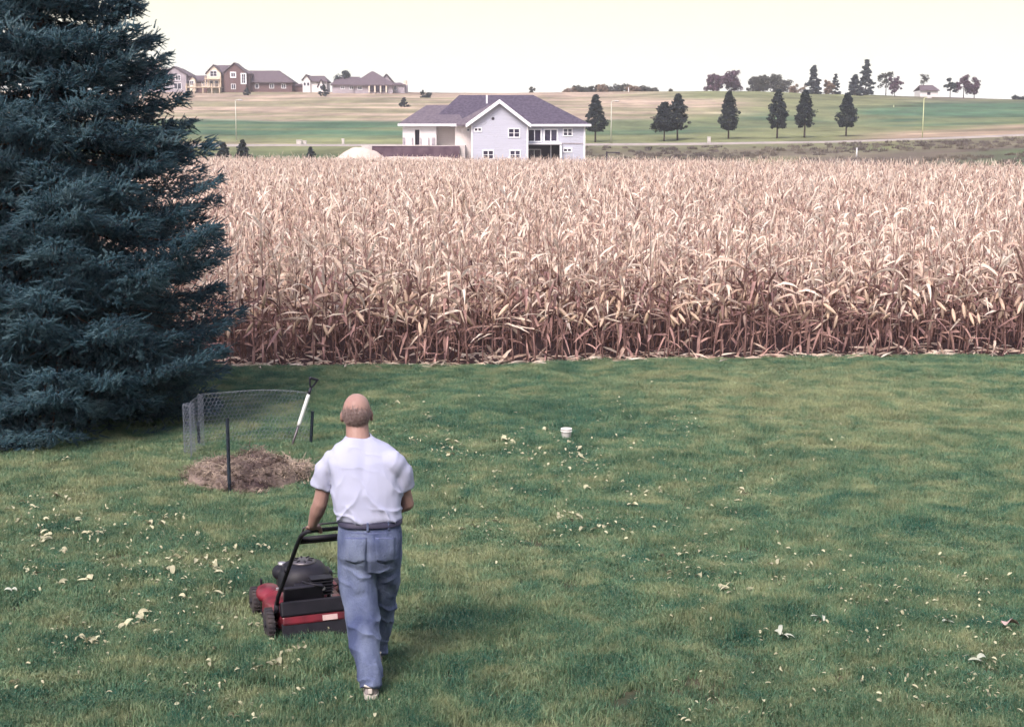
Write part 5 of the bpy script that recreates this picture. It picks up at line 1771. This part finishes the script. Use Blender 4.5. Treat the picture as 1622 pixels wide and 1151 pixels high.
# --- hair: short fringe around the back and sides of a bald crown
hm = MB(); rr = random.Random(3)
cc = headc + Vector((0, -.005, .022))
for _ in range(7000):
    a = rr.uniform(-PI * 1.12, PI * .12); z_ = rr.uniform(-.085, .06)
    lim = -.004 + .045 * rr.random() ** 2.4 + .012 * math.cos(2 * (a + PI / 2))
    if z_ > lim: continue
    ct = math.sqrt(max(0, 1 - (z_ / .098) ** 2))
    base = cc + Vector((.083 * ct * math.cos(a), .105 * ct * math.sin(a), z_))
    nrm = Vector((math.cos(a) * ct, math.sin(a) * ct, z_ / .098 * .6)).normalized()
    d = (nrm * .55 + Vector((rr.gauss(0, .25), rr.gauss(0, .25), -.75))).normalized() * rr.uniform(.008, .022)
    s_ = nrm.cross(d).normalized() * .0016
    hm.add([base - s_, base + s_, base + d], [(0, 1, 2)])
hair = hm.build("hair", M['hair'], per)

# --- t-shirt
ts = MB()
shirt = [(Q(586, 820.5, yh - .002), .19, .131), (Q(585, 814, yh), .194, .136), (Q(582, 800, yh + .015), .201, .142), (Q(580, 775, yh + .03), .203, .143), (Q(578, 748, yh + .05), .203, .135),
         (Q(576, 728, yh + .065), .213, .122), (Q(575, 716, yh + .08), .205, .108), (Q(573, 705, yh + .092), .165, .094), (Q(570, 695, yh + .1), .1, .08), (Q(569, 690, yh + .103), .08, .072)]
ts.rings([oval(c, a, b_, 28, 2.5, yaw=YAW) for c, a, b_ in shirt])
for s_, e_, sg in ((shL, elL, -1), (shR, elR, 1)):
    d = (e_ - s_)
    e1 = s_ + d * .66
    ts.tube([s_ + Vector((-sg * .09, 0, -.02)), s_ + Vector((-sg * .025, 0, -.03)), s_ + d * .3 + Vector((sg * .008, 0, 0)), e1 + Vector((sg * .012, 0, 0))], [.06, .08, .07, .0655], 18)
tee_me = organic(ts, "t_shirt", .006, 16, .5)
spine = Q(579, 770, yh)


def shirt_folds(co, no):
    x, y, z = co[:, 0] - spine.x, co[:, 1] - spine.y, co[:, 2] - spine.z
    low = np.clip((.12 - z) / .3, 0, 1)
    n_ = fbm(co * np.array([7, 7, 4]), 3, 2) - .5
    rid = lambda p: (1 - np.abs(np.sin(p))) ** 3
    d = .026 * rid((x * .8 + z * .62) * 21 + n_ * 4.5) * low * np.clip((x + .16) / .25, 0, 1)
    d += .018 * rid((x * -.7 + z * .5) * 26 + n_ * 5) * low * np.clip((.06 - x) / .2, 0, 1)
    d += .015 * rid(z * 34 + x * 9 + n_ * 4) * np.clip((-.09 - z) / .08, 0, 1)
    d += .006 * rid((x * .3 + z) * 30 + n_ * 6) * np.clip((z - .04) / .1, 0, 1) * np.clip((.16 - np.abs(x)) / .05, 0, 1) * .6
    d += .003 * np.sin((np.abs(x) * 1.0 - z * .6) * 60 + n_ * 6) * np.clip((np.abs(x) - .13) / .06, 0, 1)
    d += .012 * n_
    d += -.006 * np.exp(-((x) / .03) ** 2) * np.clip((z + .1) / .2, 0, 1)
    return d * 1.0


displace(tee_me, shirt_folds)
tee = link("t_shirt", tee_me, M['tee'], per)
cm_ = []
for c, a, b_ in ((Q(568.5, 694, yh + .1), .082, .074), (Q(568, 690.5, yh + .103), .074, .069)):
    cm_.append(oval(c, a, b_, 28, 2.1, tilt=.35, yaw=YAW))
cl = MB()
inner = [[c + (p - c) * .93 for p in r_] for c, r_ in zip((Q(568.5, 694, yh + .1), Q(568, 690.5, yh + .103)), cm_)]
cl.rings([cm_[0], cm_[1], inner[1], inner[0]], cap=False)
cl.build("collar", M['tee'], tee, True)

# --- jeans
jn = MB()
jr = [(Q(586, 817, yh - .004), .178, .118), (Q(586, 828, yh - .006), .183, .124), (Q(586, 850, yh - .016), .191, .137), (Q(585, 878, yh - .012), .19, .138), (Q(585, 900, yh), .165, .11)]
jn.rings([oval(c, a, b_, 28, 2.5, yaw=YAW * .6) for c, a, b_ in jr])
jl = [Q(561, 872, yh - .012), Q(565, 905, yh - .02), Q(569, 945, yh - .05), Q(575, 990, yh - .115), Q(581, 1035, yh - .19), Q(586, 1070, yh - .26), Q(588, 1088, yh - .285)]
jn.tube(jl, [.103, .113, .107, .096, .084, .075, .071], 20)
jrr = [Q(611, 872, yh), Q(609, 905, yh + .06), Q(606, 940, yh + .15), Q(604, 972, yh + .235), Q(600, 1000, yh + .28), Q(597, 1027, yh + .35)]
jn.tube(jrr, [.1, .1, .09, .08, .072, .066], 20)
for q, (bx_, by_) in enumerate(((565, 866), (609, 866))):
    jn.ell(Q(bx_, by_, yh - .055), (.088, .085, .1), 16, 10)
jn_me = organic(jn, "jeans", .006, 7, .5)
kn = Q(575, 990, yh - .115); ht = Q(585, 880, yh)


def jean_folds(co, no):
    x, y, z = co[:, 0], co[:, 1], co[:, 2]
    n_ = fbm(co * np.array([8, 8, 6]), 3, 6) - .5
    kz = np.exp(-((z - kn.z) / .1) ** 2)
    rid = lambda p: (1 - np.abs(np.sin(p))) ** 2.0
    d = .016 * rid((z * 1.0 + x * .9) * 26 + n_ * 5) * kz
    lowz = np.clip((.26 - z) / .2, 0, 1)
    d += .016 * rid((z + x * .5) * 32 + n_ * 6) * lowz
    und = np.exp(-((z - (ht.z - .1)) / .05) ** 2) * np.clip(-no[:, 1], 0, 1)
    d += .013 * rid(z * 36 - np.abs(x - ht.x) * 14 + n_ * 4) * und
    d += .008 * np.sin((x * 1.4 + z * .5) * 30 + n_ * 8) * np.clip((ht.z - z) / .15, 0, 1) * (1 - kz) * .8
    d += .014 * n_
    crease = np.exp(-((x - ht.x - .002) / .012) ** 2) * np.clip((z - ht.z + .12) / .1, 0, 1) * np.clip((ht.z + .14 - z) / .08, 0, 1) * (no[:, 1] < 0)
    d -= .014 * crease
    return d


displace(jn_me, jean_folds)
jeans = link("jeans", jn_me, M['denim'], per)
# belt and loops
bc0, bc1 = Q(586, 827.5, yh - .008), Q(586, 820, yh - .005)
ro = [oval(c, .192, .1375, 36, 2.5, yaw=YAW * .6) for c in (bc0, bc1)]
ri = [oval(c, .17, .11, 36, 2.5, yaw=YAW * .6) for c in (bc1, bc0)]
MB().rings([ro[0], ro[1], ri[0], ri[1]], cap=False).build("belt", M['leather'], per, True)
for a in (-2.25, -1.57, -.9):
    c = (bc0 + bc1) / 2 + Vector((0, 0, -.004))
    p_ = c + Vector((.193 * math.cos(a), .137 * math.sin(a), 0))
    MB().box(p_, (.013, .007, .05), a + PI / 2).build("belt_loop", M['denim'], jeans, bevel=.002)
# pockets follow the seat: projected patch
from mathutils.bvhtree import BVHTree
bvh = BVHTree.FromPolygons([v.co for v in jn_me.vertices], [p.vertices[:] for p in jn_me.polygons])


def patch(outline, off, name, mk, parent, n=11):
    """cloth patch shrunk on to the jeans from behind; outline(u,v) -> pixel"""
    V_, ok = [], True
    for j in range(n):
        for i in range(n):
            px_, py_ = outline(i / (n - 1), j / (n - 1))
            d = Vector(ray(px_, py_)).normalized()
            o_ = cam.location - pr0
            h = bvh.ray_cast(o_, d)
            if h[0] is None: return
            V_.append(h[0] - d * off)
    # smooth the patch a little so that it lies like stiff cloth
    A_ = np.array([tuple(v) for v in V_]).reshape(n, n, 3)
    for _ in range(3):
        A_[1:-1, 1:-1] = .5 * A_[1:-1, 1:-1] + .125 * (A_[:-2, 1:-1] + A_[2:, 1:-1] + A_[1:-1, :-2] + A_[1:-1, 2:])
    ii_ = np.arange(n * n).reshape(n, n)
    q = np.stack([ii_[:-1, :-1], ii_[:-1, 1:], ii_[1:, 1:], ii_[1:, :-1]], -1).reshape(-1, 4)
    o = link(name, mesh_np(name, A_.reshape(-1, 3), q, True), M[mk], parent)
    md = o.modifiers.new("thick", 'SOLIDIFY'); md.thickness = .0025; md.offset = 0
    return o


for (pxa, pxb) in ((545, 581), (594, 626)):
    patch(lambda u, v: (pxa + (pxb - pxa) * (u * (1 - .1 * v) + .05 * v), 852 + 36 * v + (5 * (1 - abs(2 * u - 1)) if v > .95 else 0)), .0015, "back_pocket", 'denim', jeans)
    patch(lambda u, v: (pxa + (pxb - pxa) * u, 851 + 2.2 * v), .0035, "pocket_seam", 'denim_d', jeans, 6)
patch(lambda u, v: (540 + 92 * u, 840 + 4 * math.sin(PI * u) + 1.6 * v), .002, "yoke_seam", 'denim_d', jeans, 8)

# --- shoes
def shoe(heel, yaw, pitch):
    Mx = Matrix.Rotation(yaw, 3, 'Z') @ Matrix.Rotation(pitch, 3, 'X')
    so = MB()
    st = [(-.035, .03, .0), (-.02, .037, 0), (.03, .04, 0), (.1, .04, 0), (.17, .05, 0), (.22, .05, .004), (.26, .04, .012), (.28, .02, .018)]
    for zlo, zhi, gro, nm, mk in ((0.0, .03, 1.06, "sole", 'sole'),):
        rs0 = []
        for y_, w_, z_ in st:
            rs0.append([heel + Mx @ Vector((sx_ * w_ * gro, y_, z_ + z__)) for sx_, z__ in ((-1, zlo), (-1.03, zhi), (1.03, zhi), (1, zlo))])
        so.rings(rs0)
        sole_o = so.build(nm, M[mk], None, False)
    up = MB()
    pr_ = [(-.034, .026, .078), (-.02, .035, .088), (.03, .039, .095), (.08, .04, .09), (.13, .043, .072), (.19, .046, .058), (.24, .04, .048), (.27, .025, .038)]
    for i in range(len(pr_)):
        pass
    rs1 = []
    for y_, w_, h_ in pr_:
        ring = []
        for k in range(14):
            a = PI * k / 13
            ring.append(heel + Mx @ Vector((w_ * math.cos(a) * (1.04 if abs(math.cos(a)) > .6 else 1), y_, .022 + (h_ - .022) * max(0.0, math.sin(a)) ** .7)))
        rs1.append(ring)
    up.rings(rs1)
    return sole_o, up


for hl, yw, pt in ((pr0 * 0 + Vector((0, 0, .0)), R(6), R(-7)), (Q(596, 1046, Y0 + .63) * 1.0, R(8), R(8))):
    if hl.y > .3: hl = Vector((hl.x, hl.y - .05, .012))
    else: hl = Vector((0, 0, .03))
    so_, up_ = shoe(hl, yw, pt)
    sh_ = up_.build("shoe", M['shoe'], per, True)
    so_.parent = sh_
    MB().tube([hl + Vector((-.034, .0, .092)), hl + Vector((-.03, -.03, .088)), hl + Vector((0, -.043, .086)), hl + Vector((.03, -.03, .088)), hl + Vector((.034, 0, .092))], .009, 8).build("heel_collar", M['sole'], sh_, True)
    MB().box(hl + Vector((0, -.04, .058)), (.024, .012, .03)).build("heel_tab", M['sole'], sh_, bevel=.004)

# ------------------------------------------------------------------ husk scraps on the lawn
m_hs = mat("pale_husk", (0.48, 0.48, 0.32), (0.36, 0.33, 0.22), 12, .7, rand=.3, transl=.15)
M['scrap'] = m_hs


def scrap(seed, lobes, L, W):
    rr_ = random.Random(seed); mb = MB()
    for q in range(lobes):
        a = rr_.uniform(0, 6.28) if lobes > 1 else 0; l = L * rr_.uniform(.6, 1.1); w = W * rr_.uniform(.6, 1.1)
        p = Vector((rr_.uniform(-.02, .02), rr_.uniform(-.02, .02), rr_.uniform(.006, .02)))
        e = R(rr_.uniform(5, 55)); e1 = R(rr_.uniform(-70, -10)); roll = rr_.uniform(-.7, .7)
        n_ = 5; V_ = []
        for i in range(n_ + 1):
            t_ = i / n_
            ee = e + (e1 - e) * t_
            d = Vector((math.cos(a) * math.cos(ee), math.sin(a) * math.cos(ee), math.sin(ee)))
            s = Vector((-math.sin(a), math.cos(a), 0)); u = Vector((0, 0, 1))
            s = (s * math.cos(roll) + u * math.sin(roll))
            ww = w * max(0.0, math.sin(PI * (.12 + .84 * t_))) ** .7 / 2
            V_ += [p + s * ww + u * ww * .5, p, p - s * ww + u * ww * .5]
            p = p + d * (l / n_)
            p.z = max(p.z, .004)
        mb.add(V_, [f for i in range(n_) for f in ((i * 3, i * 3 + 1, i * 3 + 4, i * 3 + 3), (i * 3 + 1, i * 3 + 2, i * 3 + 5, i * 3 + 4))])
    me = mb.mesh("husk_scrap", True); me.materials.append(m_hs)
    return me


scr = [scrap(500 + s, 1 + s % 3, .075, .034) for s in range(12)]
clusters = [(40, 715, 3), (90, 735, 3), (30, 800, 4), (95, 795, 4), (45, 825, 6), (60, 855, 7), (50, 905, 4), (130, 830, 5), (145, 850, 7), (100, 872, 3), (185, 905, 3), (140, 925, 4), (235, 820, 3),
            (250, 835, 5), (290, 860, 4), (265, 830, 3), (330, 830, 3), (300, 890, 5), (345, 870, 4), (372, 905, 6), (380, 880, 5), (255, 910, 3), (350, 920, 3), (225, 985, 6), (240, 1000, 5), (255, 925, 2), (135, 1025, 4), (160, 1028, 2),
            (315, 1035, 2), (440, 1045, 5), (455, 1060, 4), (320, 950, 3), (385, 1000, 2), (20, 1095, 2), (370, 1140, 2), (85, 1055, 2), (280, 1090, 1),
            (680, 665, 4), (700, 690, 3), (720, 705, 4), (735, 715, 4), (690, 725, 5), (640, 640, 3), (655, 700, 3), (770, 690, 2), (800, 705, 3), (860, 690, 3), (870, 720, 4), (915, 715, 4), (930, 720, 3), (970, 715, 3), (990, 660, 2),
            (1010, 650, 3), (1040, 670, 2), (1060, 680, 3), (940, 740, 3), (880, 755, 3), (840, 740, 3), (780, 745, 4), (800, 750, 3), (860, 775, 3), (900, 780, 3), (970, 760, 3), (1000, 780, 4), (1060, 750, 3), (905, 825, 8), (980, 815, 4),
            (990, 835, 4), (950, 850, 4), (1060, 850, 4), (1065, 890, 4), (1120, 870, 3), (820, 790, 2), (760, 840, 3), (755, 845, 2), (1100, 780, 3), (1150, 700, 3), (1180, 730, 2), (1210, 720, 2), (1260, 690, 3), (1290, 730, 2), (1180, 790, 3),
            (1100, 915, 3), (1140, 935, 4), (1145, 945, 2), (1260, 900, 3), (1285, 905, 3), (1330, 885, 3), (1340, 968, 4), (1360, 975, 4), (1430, 960, 4), (1445, 970, 3), (1390, 930, 2), (1480, 955, 3), (1500, 920, 3), (1550, 935, 3),
            (1590, 930, 2), (1420, 1010, 4), (1390, 995, 3), (1510, 1015, 3), (1565, 1000, 4), (1545, 970, 3), (1410, 1050, 3), (1560, 1055, 3), (1600, 1045, 3), (1500, 1085, 4), (1520, 1095, 2), (1610, 1080, 2), (1190, 1090, 1), (1230, 1000, 2), (1325, 1035, 3), (1140, 1135, 1), (1360, 1105, 1), (1470, 1110, 1), (690, 870, 2), (700, 800, 2), (655, 780, 2), (1000, 700, 3), (520, 1120, 1)]
rr = random.Random(9)
ns_ = 0
TH = 0.024
for (px_, py_, k_) in clusters:
    for q in range(k_):
        if ns_ >= 296: break
        s_ = 14 + .012 * (py_ - 600)
        g0 = ground(px_ + rr.gauss(0, s_), min(py_ + rr.gauss(0, s_ * .35), 1148))
        o = bpy.data.objects.new("husk_scrap", scr[rr.randrange(12)])
        COL.objects.link(o)
        o.location = (g0.x, g0.y, TH); o.rotation_euler = (rr.gauss(0, .25), rr.gauss(0, .25), rr.uniform(0, 6.28))
        sc = rr.choice([.45, .55, .65, .8, .95, 1.15]); o.scale = (sc, sc, sc)
        tag(o, "small pale scrap of dry husk lying in the mown grass", "husk scrap", "husk scraps on the lawn")
        ns_ += 1
n = 2600
u_ = RNG.uniform(0, 1, n); bx_ = []
for i in range(n):
    c = clusters[RNG.integers(0, len(clusters))]
    g0 = ground(c[0] + RNG.normal(0, 55), min(max(c[1] + RNG.normal(0, 22), 610), 1150)); bx_.append((g0.x, g0.y, .03))
scatter("husk_crumbs", [(scrap(560 + s, 1, .035, .016), m_hs) for s in range(4)], np.array(bx_), np.stack([RNG.normal(0, .4, n), RNG.normal(0, .4, n), RNG.uniform(0, 6.28, n)], 1),
        np.repeat(RNG.uniform(.5, 1.25, n)[:, None], 3, 1), RNG.integers(0, 4, n), "tiny crumbs of dry husk sprinkled through the lawn", "litter")


def big_scrap(label, px_, py_, seed, lobes, L, W, mk='scrap', rz=0.0):
    g0 = ground(px_, py_)
    me = scrap(seed, lobes, L, W)
    o = link("husk_scrap", me, M[mk], None, (g0.x, g0.y, .035)); o.rotation_euler = (0, 0, rz)
    return tag(o, label, "husk scrap")


M['scrap_w'] = mat("bleached_husk", (0.42, 0.45, 0.37), (0.34, 0.36, 0.29), 10, .7)
M['scrap_p'] = mat("pinkish_husk", (0.5, 0.36, 0.33), (0.4, 0.28, 0.27), 10, .7)
big_scrap("largest bleached husk, long and curled, low right on the lawn", 1237, 1019, 801, 5, .1, .028, 'scrap_w')
big_scrap("bleached torn husk just above the largest one", 1300, 994, 802, 3, .085, .034, 'scrap_w', .4)
big_scrap("oval bleached husk near the right edge of the lawn", 1498, 996, 803, 3, .07, .032, 'scrap_w', 0)
big_scrap("pinkish folded husk standing up by the right edge", 1591, 999, 804, 2, .1, .08, 'scrap_p', 1.2)
big_scrap("upright three-fingered husk in the lower right corner", 1553, 1057, 805, 3, .11, .035, 'scrap_w', .3)
big_scrap("long pale leaf near the left edge of the lawn", 20, 945, 806, 2, .09, .03, 'scrap_w', .2)
big_scrap("bent pale leaf on the grass below the mower", 404, 1073, 807, 3, .08, .03, 'scrap', .1)
big_scrap("yellowish curled leaf left of the mower", 143, 927, 808, 3, .08, .03, 'scrap', 0)

# ------------------------------------------------------------------ air
hz_m = bpy.data.materials.new("thin_haze")
hz_m.use_nodes = True
nt = hz_m.node_tree
nt.nodes.remove(nt.nodes["Principled BSDF"])
pv = nt.nodes.new("ShaderNodeVolumePrincipled")
pv.inputs["Color"].default_value = (0.92, 0.9, 0.95, 1)
pv.inputs["Density"].default_value = 0.00045
pv.inputs["Anisotropy"].default_value = 0.2
nt.links.new(pv.outputs[0], nt.nodes["Material Output"].inputs["Volume"])
hz_o = MB().box2((-640, -70, -8), (640, 830, 42)).build("haze", hz_m)
tag(hz_o, "thin pale haze over the fields", "haze", kind="stuff")
